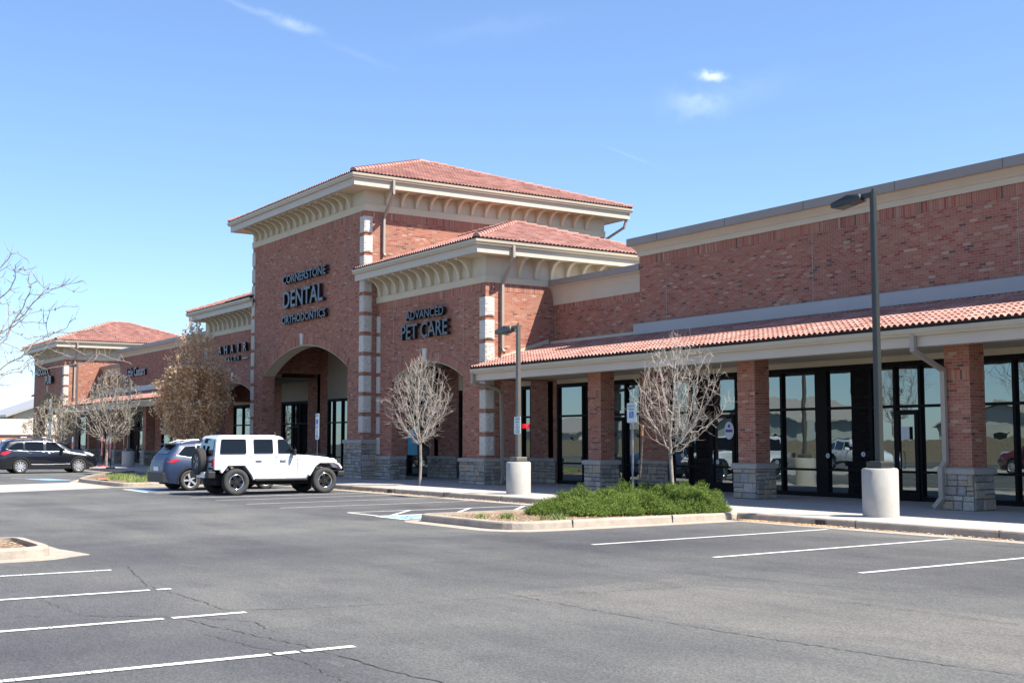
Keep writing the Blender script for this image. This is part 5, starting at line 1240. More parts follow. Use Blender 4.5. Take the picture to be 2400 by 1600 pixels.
# ---------- white boxy off-roader
def offroader(loc, rz, label):
    t = thing('parked_car', label, 'car', loc, rz, local=True)
    r = .405; wb = 2.947; HW = .80  # body half width
    B = []
    # tub side profile (x,z) with trapezoid wheel cut-outs; rear axle x=0, front axle x=wb
    top = 1.17; bot = .62
    prof = [(-.66, .78), (-.66, top), (1.95, top), (2.05, top+.0), (3.32, 1.10), (3.42, 1.02), (3.44, .80), (3.30, .80), (3.12, .98), (2.78, .98), (2.42, .62), (2.42, .50), (.60, .50), (.60, .56), (.28, .93), (-.26, .93), (-.42, .78)]
    g = MB(); g.prism(prof, 'y', -HW, HW); body = g.build('body', 'white', t, bevel=.022)
    # hood narrower with taper
    g = MB()
    hood = [(2.02, 1.165, .74), (2.02, 1.215, .66), (3.30, 1.13, .55), (3.38, 1.07, .55)]
    L = [(2.02, 1.16, .78), (3.36, 1.03, .60)]
    secs = []
    for x, zt, hw_ in ((1.98, 1.235, .70), (2.4, 1.215, .68), (2.9, 1.175, .63), (3.25, 1.13, .585), (3.36, 1.08, .57)):
        secs.append([(x, -hw_, zt-.22), (x, -hw_, zt-.045), (x, -hw_+.06, zt-.008), (x, 0, zt+.012), (x, hw_-.06, zt-.008), (x, hw_, zt-.045), (x, hw_, zt-.22)])
    g.grid(secs, 0, False); g.face(secs[-1]); g.build('bonnet', 'white', t)
    # fenders: flat flares over wheels
    def flare(xc, pts, y0, y1, name='wheel_arch', m='white'):
        for s in (-1, 1):
            g = MB(); outer = [(xc+a, b) for a, b in pts]; inner = [(xc+a*.93, b-.05) for a, b in pts]
            poly = outer+inner[::-1]; g.prism(poly, 'y', min(s*y0, s*y1), max(s*y0, s*y1)); g.build(name, m, t, bevel=.012)
    flare(wb, [(-.56, .60), (-.36, .90), (-.20, 1.005), (.34, 1.005), (.50, .93), (.60, .80)], .60, .935)
    flare(0, [(-.50, .72), (-.30, .955), (.28, .955), (.52, .66), (.60, .50)], .78, .935)
    # cabin: hard top
    zt = 1.835
    cab = [(-.64, top), (-.56, 1.72), (-.47, zt-.03), (-.36, zt), (1.30, zt), (1.52, zt-.045), (1.60, zt-.09), (2.02, top)]
    # side walls (with window openings left as panes set proud)
    g = MB(); rows = []
    for x, z in cab: pass
    hw0, hw1 = .775, .665
    def yy(z): return hw0+(hw1-hw0)*((z-top)/(zt-top))
    for s in (-1, 1):
        P3 = [(x, s*yy(z), z) for x, z in cab]
        tr = tessellate_polygon([[Vector((x, z, 0)) for x, z in cab]])
        for q in tr: g.face([P3[k] for k in q])
    rows = [[(x, -yy(z), z), (x, -yy(z)*.5, z+(.012 if z > 1.7 else 0)), (x, yy(z)*.5, z+(.012 if z > 1.7 else 0)), (x, yy(z), z)] for x, z in cab]
    g.grid(rows); g.build('hard_top', 'white', t, fix=2, bevel=.02)
    # windows
    def pane(poly, s, name='side_window'):
        g = MB(); V3 = [(x, s*(yy(z)+.008), z) for x, z in poly]; V2 = [(x, s*(yy(z)-.02), z) for x, z in poly]
        g.face(V3); n = len(poly)
        for k in range(n): g.face([V3[k], V3[(k+1) % n], V2[(k+1) % n], V2[k]])
        p = g.build(name, 'carglass', t)
        g = MB(); g.tube([Vector(v)+Vector((0, s*.002, 0)) for v in V3]+[Vector(V3[0])], .011, 5); g.build('seal', 'plastic', p)
    for s in (-1, 1):
        pane(rounded([(-.48, 1.26), (.36, 1.26), (.36, 1.705), (-.42, 1.705)], .05, 4), s)
        pane(rounded([(.62, 1.27), (1.02+.22, 1.27), (1.24, 1.70), (.62, 1.70)], .04, 4), s)
        pane(rounded([(1.42, 1.27), (2.02-.08, 1.27), (1.93, 1.32), (1.66, 1.70), (1.42, 1.70)], [.03, .01, .02, .05, .03], 4), s)
        for x in (.50, 1.33):
            g = MB(); g.box(x-.006, x+.006, s*HW-.006, s*HW+.004, .56, top); g.box(x+.0, x+.006, s*(yy(1.45))-.003, s*(yy(1.45))+.004, top, 1.72) if 0 else None
            g.build('door_gap', 'plastic', t)
        g = MB(); g.box(2.04, 2.052, s*HW-.006, s*HW+.004, .60, top-.05); g.build('door_gap', 'plastic', t)
        for x in (.66, 1.46):
            g = MB(); g.tube([(x, s*(HW+.0), 1.055), (x+.02, s*(HW+.035), 1.065), (x+.17, s*(HW+.035), 1.065), (x+.19, s*HW, 1.055)], .014, 6); g.box(x, x+.20, s*HW-.01, s*HW+.008, 1.00, 1.06); g.build('door_handle', 'silver', t)
        for x in (1.30, 2.02):
            for z in (.70, .99):
                g = MB(); g.box(x-.07, x+.05, s*HW-.008, s*HW+.016, z-.014, z+.014); g.build('hinge', 'white', t)
        g = MB(); g.box(1.86, 1.93, s*.79 if s > 0 else s*1.0, s*1.0 if s > 0 else s*.79, 1.20, 1.40); g.build('mirror', 'plastic', t, bevel=.02)
        g = MB(); g.box(.62, 2.36, min(s*.72, s*.90), max(s*.72, s*.90), .42, .485); sb = g.build('side_step', 'plastic', t, bevel=.02)
        g = MB(); g.box(.66, 2.32, min(s*.80, s*.905), max(s*.80, s*.905), .486, .497)
        g.build('step_tread', 'silver', sb)
        g = MB(); g.box(-.70, -.655, s*.62 if s > 0 else s*.79, s*.79 if s > 0 else s*.62, .88, 1.12); g.build('tail_lamp', 'red', t, bevel=.01)
        g = MB(); g.box(3.40, 3.50, s*.56-.03 if s > 0 else s*.92, s*.92 if s > 0 else s*.56+.03, .86, .90); g.build('turn_lamp', 'red', t)
        g = MB(); g.cyl((0, 0), .085, 0, .03, 18); g.v = [(3.44+q[2], s*.40+q[0], .92+q[1]) for q in g.v]; g.build('headlight', 'lampw', t)
    # windshield
    g = MB(); g.face([(2.005, -.70, top+.05), (2.005, .70, top+.05), (1.635, .60, zt-.10), (1.635, -.60, zt-.10)]); g.v = [(x+.012, y, z) for x, y, z in g.v]; g.build('windscreen', 'carglass', t, fix=False)
    # rear window with black surround
    g = MB(); g.face([(-.652, -.60, top+.04), (-.652, .60, top+.04), (-.570, .55, 1.70), (-.570, -.55, 1.70)]); g.v = [(x-.012, y, z) for x, y, z in g.v]; rw = g.build('rear_window', 'carglass', t, fix=False)
    g = MB(); g.box(-.62, -.585, -.14, .16, 1.70, 1.74); g.box(-.72, -.64, .36, .44, 1.62, 1.76); g.build('wiper', 'plastic', rw)
    g = MB(); g.box(-.69, -.655, -.60, .60, .72, 1.15); g.build('tailgate', 'white', t, bevel=.012)
    for sd_ in (-1, 1):
        g = MB(); g.box(-.62, 1.98, sd_*HW-.004, sd_*HW+.004, 1.158, 1.168); g.build('body_seam', 'under', t)
    for z in (.82, 1.03): g = MB(); g.box(-.72, -.66, -.66, -.42, z-.025, z+.025); g.build('hinge', 'plastic', t)
    # bumpers
    g = MB(); g.box(-.86, -.62, -.80, .80, .52, .74); g.build('rear_bumper', 'plastic', t, bevel=.03)
    g = MB(); g.box(-.885, -.86, -.55, .15, .54, .72); g.build('number_plate', 'white', t)
    g = MB(); g.box(3.45, 3.72, -.78, .78, .52, .70); g.box(3.3, 3.5, -.4, .4, .45, .62); g.build('front_bumper', 'plastic', t, bevel=.04)
    g = MB(); g.box(-.5, 3.3, -.55, .55, .30, .62); g.build('chassis', 'under', t)
    g = MB(); g.box(-.55, 3.3, -.74, .74, .55, .80); g.build('wheel_well', 'under', t) if 0 else None
    g = MB()
    for k in range(7): g.box(3.435, 3.452, -.27+k*.09-.02, -.27+k*.09+.02, .76, 1.0)
    g.build('grille', 'plastic', t)
    g = MB(); g.tube([(1.96, .74, 1.2), (1.93, .76, 1.95)], .004, 4); g.build('aerial', 'silver', t)
    for x in (0, wb):
        for s in (-1, 1): wheel(t, x, s*.82, r, .25, s, .235, 5, 'inside' if 0 else 'inside', spw=.065)
    for ch in [c for c in t.children if c.name.startswith('wheel') and 'arch' not in c.name and 'well' not in c.name]:
        # bright outer lip
        s = 1 if sum(v.co.y for v in ch.data.vertices) > 0 else -1; x = sum(v.co.x for v in ch.data.vertices)/len(ch.data.vertices)
        g = MB(); n = 36; P = lambda rr_, yy_, a: (x+rr_*math.cos(a), s*(.82+yy_), r+rr_*math.sin(a))
        g.grid([[P(a, b, 2*math.pi*j/n) for j in range(n)] for a, b in ((.240, .10), (.240, .118), (.212, .118), (.205, .10))], 0, True, True)
        for k in range(5):
            a = 2*math.pi*(k+.5)/5; 
            for da in (-.16, .16): g.face([P(.212, .112, a+da-.05), P(.212, .112, a+da+.05), P(.165, .108, a+da*1.0)])
            g.face([P(.05, .113, a-.2), P(.05, .113, a+.2), P(.028, .113, a)])
        g.build('rim_lip', 'chrome', ch, fix=False)
    # spare wheel on the tailgate
    sp = MB(); n = 36; c = Vector((-.86, .02, 1.03))
    prof = [(.16, -.10), (.30, -.125), (.385, -.11), (.405, -.08), (.405, .08), (.385, .11), (.30, .125), (.225, .10)]
    P = lambda rr_, xx, a: (c.x-xx, c.y+rr_*math.cos(a), c.z+rr_*math.sin(a))
    sp.grid([[P(a, b, 2*math.pi*j/n) for j in range(n)] for a, b in prof], 0, True, True)
    for j in range(n):
        a0 = 2*math.pi*j/n
        for k, (xa, xb) in enumerate(((-.085, -.03), (-.025, .025), (.03, .085))):
            o = (k % 2)*.09; sp.face([P(.416, xa, a0+o), P(.416, xb, a0+o), P(.416, xb, a0+.11+o), P(.416, xa, a0+.11+o)]); sp.face([P(.416, xb, a0+o), P(.40, xb, a0+o), P(.40, xb, a0+.11+o), P(.416, xb, a0+.11+o)])
    w_ = sp.build('spare_wheel', 'rubber', t, fix=False)
    g = MB(); g.face([P(.235, .07, 2*math.pi*j/n) for j in range(n)]); g.build('rim_barrel', 'inside', w_, fix=False)
    g = MB(); g.grid([[P(a, b, 2*math.pi*j/n) for j in range(n)] for a, b in ((.235, .08), (.235, .098), (.215, .098), (.21, .08))], 0, True, True)
    for k in range(5):
        a = 2*math.pi*k/5; g.face([P(.22, .10, a-.16), P(.22, .10, a+.16), P(.05, .10, a+.4), P(.05, .10, a-.4)])
    g.build('rim', 'steel', w_, fix=False)
    g = MB(); g.box(-.80, -.66, -.1, .14, .95, 1.1); g.box(-.72, -.66, .02, .10, 1.1, 1.52); g.build('spare_carrier', 'plastic', t)
    return t
offroader((-36.62, 13.71, 0), R(90), 'white boxy four-door off-road SUV with spare wheel on its tailgate')

# ---------- rounded SUVs by lofting
def suv(name_label, loc, rz, S, body, wheels, cat='car', chrome=True, cladding=True):
    """S: dict of station tables along x (front positive)"""
    t = thing('parked_car', name_label, cat, loc, rz, local=True)
    L0, L1 = S['x'][0], S['x'][-1]
    def ip(key, x):
        return float(np.interp(x, S['x'], S[key]))
    def smooth(key, x, w=.05):
        return (ip(key, x-w)+2*ip(key, x)+ip(key, x+w))/4
    def halfw(x, z):
        zb, zs_, zbelt, zt = smooth('zb', x), smooth('zs', x), smooth('zbelt', x), smooth('zt', x)
        wb_, ws_, wbelt, wt = smooth('wb', x), smooth('ws', x), smooth('wbelt', x), smooth('wt', x)
        if z <= zs_: q = (z-zb)/max(.01, zs_-zb); return wb_+(ws_-wb_)*math.sin(max(0, min(1, q))*math.pi/2)
        if z <= zbelt: q = (z-zs_)/max(.01, zbelt-zs_); return ws_+(wbelt-ws_)*q*q
        q = min(1, (z-zbelt)/max(.01, zt-zbelt)); return wbelt+(wt-wbelt)*q
    def section(x):
        zb, zs_, zbelt, zt = smooth('zb', x), smooth('zs', x), smooth('zbelt', x), smooth('zt', x); zbelt = min(zbelt, zt-.01)
        pts = [(0, zb)]
        for q in (0, .25, .5, .75, 1): z = zb+(zs_-zb)*q; pts.append((halfw(x, z), z))
        for q in (.33, .66, 1): z = zs_+(zbelt-zs_)*q; pts.append((halfw(x, z), z))
        zr = zt-min(.09, (zt-zbelt)*.4)
        for q in (.33, .66, 1): z = zbelt+(zr-zbelt)*q; pts.append((halfw(x, z), z))
        w_ = halfw(x, zr); wt = w_
        for q in (.3, .6, .85, 1): a = q*math.pi/2; pts.append((wt*(1-.55*(1-math.cos(a))) if q < 1 else wt*.42, zr+(zt-zr)*math.sin(a)))
        pts.append((0, zt+.006))
        return pts
    xs = sorted(set([L0+(L1-L0)*k/72 for k in range(73)]+[L0+.01, L0+.03, L1-.01, L1-.03]))
    rows = []
    for x in xs:
        s = section(x); rows.append([(x, -p[0], p[1]) for p in s][::-1]+[(x, p[0], p[1]) for p in s[1:-1]])
    g = MB(); g.grid(rows, 0, True, True); g.face(rows[0]); g.face(list(reversed(rows[-1])))
    ob = g.build('body', [body, 'under'], t, fix=2)
    # cut wheel arches
    wr = S['arch']; cut = MB()
    for ax in S['axles']:
        n = 32
        for s in (-1, 1):
            rws = [[(ax+wr*math.cos(2*math.pi*j/n), yv, S['r']+.015+wr*math.sin(2*math.pi*j/n)) for j in range(n)] for yv in (s*.58, s*1.3)]
            cut.grid(rws, 1, False, True); cut.face(rws[0], 1); cut.face(rws[1], 1)
    co = cut.build('cutter', ['under', 'under'], None, fix=2); co.location = (0, 0, 0); o_ = ORG[co.name]
    for v in co.data.vertices: v.co += o_
    md = ob.modifiers.new('b', 'BOOLEAN'); md.operation = 'DIFFERENCE'; md.solver = 'EXACT'; md.object = co
    wm = ob.matrix_world.copy(); dgp = ob.parent; ob.parent = None; dg = bpy.context.evaluated_depsgraph_get(); dg.update()
    me = bpy.data.meshes.new_from_object(ob.evaluated_get(dg)); ob.modifiers.clear(); old = ob.data; ob.data = me; bpy.data.meshes.remove(old); ob.parent = dgp
    bpy.data.objects.remove(co)
    # normals: smooth by angle
    me.shade_smooth() if hasattr(me, 'shade_smooth') else None
    try: me.set_sharp_from_angle(angle=R(38))
    except Exception: pass
    if len(me.materials) < 2: me.materials.append(M['under'])
    for p in me.polygons:
        c = p.center
        for ax in S['axles']:
            dd = math.hypot(c.x-ax, c.z-S['r']-.015)
            if dd < wr+.012 and abs(c.y) > .55 and (abs(p.normal.y) < .5 or abs(c.y) < .6): p.material_index = 1
    # side windows
    for s in (-1, 1):
        for poly in S['windows']:
            pl = rounded(poly, .03, 3)
            g = MB(); V3 = [(x, s*(halfw(x, z)+.009), z) for x, z in pl]
            # fan through denser inner rings
            cx = sum(p[0] for p in pl)/len(pl); cz = sum(p[1] for p in pl)/len(pl)
            rws = []
            for q in (1, .66, .33, .02): rws.append([(cx+(x-cx)*q, s*(halfw(cx+(x-cx)*q, cz+(z-cz)*q)+.009), cz+(z-cz)*q) for x, z in pl])
            g.grid(rws, 0, True, True); g.face(rws[-1]); g.build('side_window', 'carglass', t, fix=False)
        if chrome:
            g = MB(); dl = S['dlo']; g.tube([(x, s*(halfw(x, z)+.010), z) for x, z in dl+dl[:1]], .008, 5); g.build('window_trim', 'chrome', t, fix=False)
        for (x, z) in S['handles']:
            y = s*halfw(x, z); g = MB(); g.tube([(x-.09, y, z), (x-.07, y+s*.03, z+.004), (x+.07, y+s*.03, z+.004), (x+.09, y, z)], .014, 6); g.build('door_handle', 'chrome' if chrome else body, t)
        for x in S['gaps']:
            g = MB(); zz = np.linspace(S['r']-.02, S['zgap'], 10); rws = [[(x-.005, s*(halfw(x, z)+.003), z), (x+.005, s*(halfw(x, z)+.003), z)] for z in zz]; g.grid(rws); g.build('door_gap', 'under', t, fix=False)
        # cladding strip
        if cladding:
            for ax in S['axles']:
                g = MB(); n = 22; rws = []
                for rr_ in (wr-.005, wr+.065):
                    rws.append([(ax+rr_*math.cos(a), s*(halfw(ax+rr_*math.cos(a), max(S['r']-.05, S['r']+rr_*math.sin(a)))+.012), S['r']+.015+rr_*math.sin(a)) for a in [R(-18)+R(216)*k/n for k in range(n+1)]])
                g.grid(rws, 0, True); g.build('wheel_arch_trim', 'plastic', t, fix=False)
            a0 = S['axles'][0]+wr; a1 = S['axles'][1]-wr
            g = MB(); rws = [[(x, s*(halfw(x, z)+.012), z) for x in np.linspace(a0, a1, 10)] for z in (.27, .34, .44)]; g.grid(rws); g.build('sill_trim', 'plastic', t, fix=False)
            g = MB(); g.tube([(a0+.1, s*(halfw(a0, .46)+.016), .46), ((a0+a1)/2, s*(halfw(0, .44)+.018), .45), (a1-.05, s*(halfw(a1, .47)+.016), .47)], .012, 5); g.build('sill_moulding', 'chrome', t, fix=False) if chrome else None
        mx_, mz_ = S['mirror']; y = s*halfw(mx_, mz_); g = MB(); g.box(mx_-.06, mx_+.09, min(y, y+s*.24), max(y, y+s*.24), mz_, mz_+.15); g.build('mirror', body, t, bevel=.035)
        # roof rails
        g = MB(); xa, xb = S['rail']; pts = [(x, s*halfw(x, ip('zt', x)-.1)*.86, ip('zt', x)+(.05 if 0 < k < 7 else -.0)) for k, x in enumerate(np.linspace(xa, xb, 8))]; g.tube(pts, .017, 6); g.build('roof_rail', 'silver' if not S.get('darkrail') else 'plastic', t, fix=False)
    # rear/front patches on surface of constant x: find x where roofline reaches z
    def rearx(z):
        for x in np.linspace(L0, L0+1.3, 200):
            if smooth('zt', x) >= z: return x
        return L0+1.3
    def frontx(z):
        for x in np.linspace(L1, L1-2.2, 300):
            if smooth('zt', x) >= z: return x
        return L1-2.2
    def patch(poly, fn, sgn, name, m, off=.012):
        g = MB(); cy = sum(p[0] for p in poly)/len(poly); cz = sum(p[1] for p in poly)/len(poly); rws = []
        for q in (1, .6, .2, .02): rws.append([(fn(cz+(z-cz)*q)+sgn*off, cy+(y-cy)*q, cz+(z-cz)*q+.004) for y, z in poly])
        g.grid(rws, 0, True, True); g.face(rws[-1]); g.build(name, m, t, fix=False)
    if 'rearwin' in S: patch(rounded(S['rearwin'], .04, 3), rearx, -1, 'rear_window', 'carglass', .014)
    if 'windscreen' in S: patch(rounded(S['windscreen'], .04, 3), frontx, 1, 'windscreen', 'carglass', .014)
    # lamps as wraps on the sides
    for s in (-1, 1):
        for key, m, nm in (('taillamp', 'red', 'tail_lamp'), ('headlamp', 'lampw', 'headlight')):
            g = MB(); pl = S[key]; cx = sum(p[0] for p in pl)/len(pl); cz = sum(p[1] for p in pl)/len(pl); rws = []
            for q in (1, .66, .33, .02): rws.append([(cx+(x-cx)*q, s*(halfw(cx+(x-cx)*q, cz+(z-cz)*q)+.012), cz+(z-cz)*q) for x, z in pl])
            g.grid(rws, 0, True, True); g.face(rws[-1]); g.build(nm, m, t, fix=False)
    for nm, m, bx in S['extra']:
        g = MB(); g.box(*bx); g.build(nm, m, t, bevel=.01)
    for ax in S['axles']:
        for s in (-1, 1): wheel(t, ax, s*(S['track']-.11), S['r'], .22, s, S['rim'], wheels, 'silver', spw=S['spw'])
    g = MB(); g.box(L0+.3, L1-.4, -.6, .6, .20, .5); g.build('chassis', 'under', t)
    return t
# blue compact SUV (rear axle at x=0)
KIA = dict(x=[-.88, -.86, -.80, -.70, -.50, -.38, -.15, .3, .9, 1.5, 1.85, 2.15, 2.55, 3.0, 3.35, 3.52, 3.58],
    zt=[.62, .98, 1.10, 1.20, 1.44, 1.575, 1.60, 1.635, 1.645, 1.60, 1.46, 1.20, 1.09, 1.03, .95, .80, .62],
    zbelt=[.60, .90, .98, 1.06, 1.12, 1.12, 1.09, 1.06, 1.03, 1.01, 1.0, .99, .98, .95, .88, .74, .58],
    zs=[.48, .60, .66, .72, .76, .78, .78, .76, .74, .74, .74, .74, .74, .72, .68, .60, .50],
    zb=[.40, .32, .28, .26, .24, .22, .21, .20, .20, .20, .20, .20, .22, .24, .26, .30, .36],
    wb=[.62, .72, .76, .79, .82, .83, .84, .85, .85, .85, .85, .85, .84, .80, .72, .62, .55],
    ws=[.66, .78, .84, .885, .915, .925, .925, .925, .92, .92, .92, .92, .92, .90, .82, .70, .60],
    wbelt=[.64, .74, .80, .84, .86, .865, .87, .87, .87, .87, .87, .86, .82, .76, .70, .62, .56],
    wt=[.60, .68, .70, .70, .66, .645, .645, .65, .65, .63, .62, .64, .66, .62, .58, .52, .50],
    axles=(0, 2.67), arch=.385, r=.345, rim=.235, spw=.032, track=.925, zgap=1.05,
    windows=[[(-.42, 1.20), (-.05, 1.13), (.20, 1.12), (.20, 1.49), (-.15, 1.47)], [(.26, 1.10), (.98, 1.08), (.98, 1.53), (.26, 1.50)], [(1.05, 1.08), (1.86, 1.06), (1.90, 1.12), (1.46, 1.50), (1.05, 1.53)]],
    dlo=[(-.50, 1.19), (-.05, 1.11), (.9, 1.06), (1.9, 1.04), (1.97, 1.09), (1.5, 1.53), (1.0, 1.56), (.25, 1.535), (-.2, 1.50), (-.42, 1.30)],
    handles=[(.42, .95), (1.20, .93)], gaps=[.22, 1.02, 1.98], mirror=(1.72, 1.06), rail=(-.25, 1.45),
    rearwin=[(-.56, 1.22), (.56, 1.22), (.50, 1.50), (-.50, 1.50)], windscreen=[(-.62, 1.16), (.62, 1.16), (.54, 1.52), (-.54, 1.52)],
    taillamp=[(-.80, .96), (-.62, 1.04), (-.36, 1.07), (-.42, 1.01), (-.60, .92)], headlamp=[(3.45, .78), (3.2, .90), (2.95, .95), (3.1, .86), (3.4, .72)],
    extra=[('rear_light_bar', 'red', (-.835, -.80, -.62, .62, .955, .985)), ('number_plate', 'signw', (-.895, -.875, -.26, .26, .66, .80)), ('rear_bumper', 'plastic', (-.925, -.66, -.80, .80, .28, .60)),
           ('rear_reflector', 'red', (-.885, -.86, .42, .74, .52, .56)), ('rear_reflector', 'red', (-.885, -.86, -.74, -.42, .52, .56)), ('spoiler', 'plastic', (-.62, -.40, -.60, .60, 1.53, 1.575)), ('shark_fin', 'silver', (-.22, -.06, -.02, .02, 1.59, 1.70))])
suv('metallic blue compact SUV parked left of the white off-roader', (-40.9, 13.75, 0), R(90), KIA, 'blue', 5, chrome=True)
ASC = dict(x=[-1.06, -1.04, -.98, -.88, -.72, -.58, -.30, .3, .9, 1.5, 2.0, 2.45, 2.85, 3.3, 3.65, 3.84, 3.90],
    zt=[.60, .98, 1.14, 1.28, 1.55, 1.685, 1.72, 1.745, 1.75, 1.71, 1.58, 1.30, 1.17, 1.12, 1.04, .88, .66],
    zbelt=[.58, .92, 1.02, 1.10, 1.15, 1.15, 1.13, 1.10, 1.09, 1.08, 1.07, 1.06, 1.05, 1.02, .94, .80, .60],
    zs=[.46, .62, .70, .76, .80, .82, .82, .80, .78, .78, .78, .78, .78, .76, .72, .62, .50],
    zb=[.38, .32, .29, .27, .25, .24, .23, .22, .22, .22, .22, .22, .23, .25, .27, .31, .36],
    wb=[.66, .76, .80, .83, .86, .87, .88, .89, .89, .89, .89, .89, .88, .84, .76, .66, .58],
    ws=[.70, .82, .88, .92, .95, .96, .965, .965, .96, .96, .96, .96, .96, .94, .86, .74, .64],
    wbelt=[.68, .78, .84, .88, .90, .905, .91, .91, .91, .91, .91, .90, .87, .82, .75, .66, .60],
    wt=[.62, .70, .72, .73, .71, .70, .70, .70, .70, .68, .67, .69, .70, .66, .62, .56, .54],
    axles=(0, 2.89), arch=.405, r=.365, rim=.255, spw=.03, track=.965, zgap=1.10,
    windows=[[(-.62, 1.27), (-.40, 1.19), (.13, 1.18), (.13, 1.58), (-.20, 1.57)], [(.22, 1.17), (1.12, 1.16), (1.12, 1.62), (.22, 1.60)], [(1.25, 1.16), (2.20, 1.14), (2.22, 1.18), (1.72, 1.57), (1.25, 1.62)]],
    dlo=[(-.72, 1.27), (-.42, 1.165), (.6, 1.135), (2.25, 1.098), (2.33, 1.16), (1.75, 1.60), (1.2, 1.65), (.2, 1.63), (-.25, 1.60), (-.5, 1.45)],
    handles=[(.45, 1.02), (1.42, 1.0)], gaps=[.17, 1.18, 2.28], mirror=(2.02, 1.14), rail=(-.45, 1.6), darkrail=True,
    rearwin=[(-.62, 1.26), (.62, 1.26), (.56, 1.62), (-.56, 1.62)], windscreen=[(-.68, 1.24), (.68, 1.24), (.58, 1.60), (-.58, 1.60)],
    taillamp=[(-.98, .98), (-.90, 1.12), (-.62, 1.16), (-.46, 1.11), (-.62, .99), (-.80, .93)], headlamp=[(3.74, .92), (3.5, 1.03), (3.15, 1.10), (3.25, 1.0), (3.6, .86)],
    extra=[('number_plate', 'signw', (-1.07, -1.045, -.26, .26, .74, .88)), ('rear_bumper', 'plastic', (-1.10, -.88, -.78, .78, .32, .54)), ('roof_box_mount', 'silver', (.05, .35, -.55, -.42, 1.80, 1.86)), ('roof_crossbar', 'plastic', (.15, .21, -.60, .60, 1.79, 1.82)), ('roof_crossbar', 'plastic', (1.15, 1.21, -.60, .60, 1.79, 1.82)), ('roof_rack_clamp', 'silver', (1.1, 1.3, -.62, -.50, 1.80, 1.85))])
bsuv = suv('black three-row SUV with roof bars crossing at the left edge', (-66.45, 13.66, 0), R(90), ASC, 'black', 10)
def recolour(root, matname):
    for c in root.children:
        if c.type == 'MESH' and any(m == M['black'] for m in c.data.materials):
            c.data = c.data.copy()
            for k, m in enumerate(c.data.materials):
                if m == M['black']: c.data.materials[k] = M[matname]
d1 = dup(bsuv, (-46.5, -3.0, 0), R(20), 'white SUV parked outside the frame, mirrored in the shop windows'); recolour(d1, 'white')
d2 = dup(bsuv, (-33.5, -4.2, 0), R(185), 'dark red SUV parked outside the frame, mirrored in the glass door'); recolour(d2, 'darkred')
d3 = dup(bsuv, (-26.0, -3.2, 0), R(8), 'white car parked outside the frame, mirrored in the rightmost window'); recolour(d3, 'white')

# ================================================================== OFF-FRAME SURROUNDINGS (seen mirrored in the glass) AND FAR BUILDING
def house(x0, x1, y0, y1, eave_z, ridge_z, m, label, gx=True):
    t = thing('house', label, 'house', ((x0+x1)/2, (y0+y1)/2, 0))
    g = MB()
    z = .0
    while z < eave_z-.01: g.box(x0-.012*(1), x1+.012, y0-.012, y1+.012, z, z+.17); g.box(x0, x1, y0, y1, z+.17, z+.2); z += .2
    if gx:
        yc = (y0+y1)/2
        g.prism([(y0, eave_z), (y1, eave_z), (yc, ridge_z-.1)], 'x', x0, x1); g.build('wall', m, t)
        g = MB(); o = .45
        for s in (-1, 1):
            ye = yc+s*((y1-y0)/2+o); ze = eave_z-o*(ridge_z-eave_z)/((y1-y0)/2)
            g.prism([(ye, ze), (yc, ridge_z), (yc, ridge_z+.15), (ye, ze+.15)], 'x', x0-o, x1+o)
        g.build('roof', 'shingle', t)
    else:
        xc = (x0+x1)/2
        g.prism([(x0, eave_z), (x1, eave_z), (xc, ridge_z-.1)], 'y', y0, y1); g.build('wall', m, t)
        g = MB(); o = .45
        for s in (-1, 1):
            xe = xc+s*((x1-x0)/2+o); ze = eave_z-o*(ridge_z-eave_z)/((x1-x0)/2)
            g.prism([(xe, ze), (xc, ridge_z), (xc, ridge_z+.15), (xe, ze+.15)], 'y', y0-o, y1+o)
        g.build('roof', 'shingle', t)
        g = MB()
        for s in (-1, 1):
            xe = xc+s*((x1-x0)/2+o); ze = eave_z-o*(ridge_z-eave_z)/((x1-x0)/2)
            g.prism([(xe, ze-.02), (xc, ridge_z-.02), (xc, ridge_z+.2), (xe, ze+.2)], 'y', y1+o, y1+o+.06)
        g.build('barge_board', 'sidingw', t)
    n = max(1, int((x1-x0)/4))
    for k in range(n):
        xx = x0+(k+.5)*(x1-x0)/n; g = MB(); g.box(xx-.6, xx+.6, y1+.01, y1+.05, 1.0, 2.3); w = g.build('window', 'sidingw', t)
        g = MB(); g.box(xx-.5, xx+.5, y1+.04, y1+.06, 1.1, 2.2); g.build('pane', 'carglass', w)
    return t
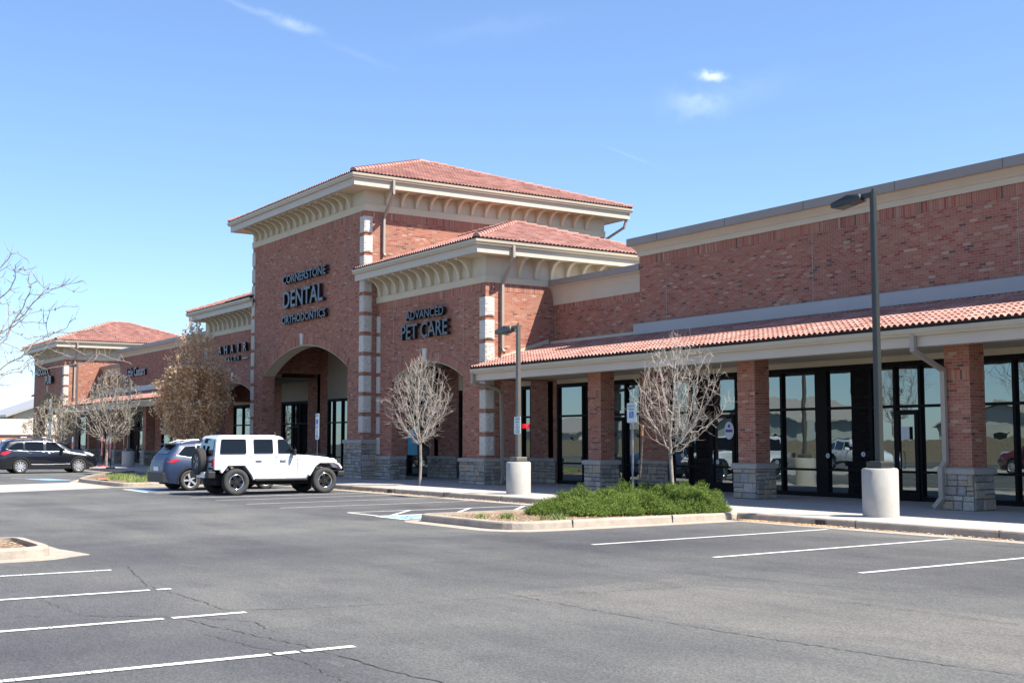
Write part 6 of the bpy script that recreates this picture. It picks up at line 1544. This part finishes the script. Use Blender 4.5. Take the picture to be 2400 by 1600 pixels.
house(-150, -134, -62, -50, 2.8, 4.6, 'sidingw', 'cream sided house outside the frame, leftmost in the window reflections')
house(-120, -104, -56, -44, 2.9, 4.9, 'sidingw', 'cream sided house outside the frame, second in the window reflections')
house(-92, -81, -47, -36, 3.4, 5.6, 'sidingg', 'grey green sided gabled house outside the frame, mirrored beside the tall pole', False)
house(-68, -56, -52, -40, 2.9, 4.8, 'sidingw', 'cream gabled house outside the frame, mirrored at the right', False)
g = MB()
x = -120
while x < -10: g.box(x, x+.14, -26.05, -26.0, 0, 1.7); x += .15
g.build('wooden_fence', 'fencew', None, 'long cedar fence outside the frame, mirrored in the shop glass', 'fence')
for k, (x, y, s) in enumerate(((-52, -14, 1.9), (-36, -13, 2.0), (-30, -17, 2.3), (-76, -18, 2.2), (-24, -12, 2.1), (-44, -18, 2.4))):
    dup(PEAR, (x, y, 0), k*1.3, ['tall leafless tree outside the frame behind the parked cars', 'tall leafless tree outside the frame mirrored near the rightmost pier', 'large leafless tree outside the frame mirrored in the rightmost window', 'tall leafless tree outside the frame between two cream houses', 'leafless tree outside the frame farthest right in the reflections', 'large leafless tree outside the frame beside the gabled house'][k], s)
# far building at left
t = thing('distant_shop', 'distant low brick and cream building beyond the left end', 'building', (-150, 38, 0))
g = MB(); g.box(-152, -140, 26.5, 60, 0, 2.3); g.build('wall', 'lightbrick', t)
g = MB(); g.box(-152.2, -139.8, 26.3, 60.2, 2.3, 4.0); g.build('parapet', 'garage', t)
for k in range(6): g = MB(); g.box(-139.99, -139.9, 27.2+k*5, 31.2+k*5, 0, 1.75); g.build('garage_door', 'garage', t)
t = thing('distant_house', 'distant gabled tan house roof beyond the left end', 'house', (-185, 44, 0))
g = MB(); g.prism([(36, 0), (54, 0), (54, 5.3), (45, 8.6), (36, 5.3)], 'x', -195, -178); g.build('wall', 'beige', t)
g = MB()
for s in (-1, 1): g.prism([(45+s*10.2, 4.85), (45, 8.65), (45, 9.0), (45+s*10.2, 5.2)], 'x', -196, -177)
g.build('roof', 'flash', t)
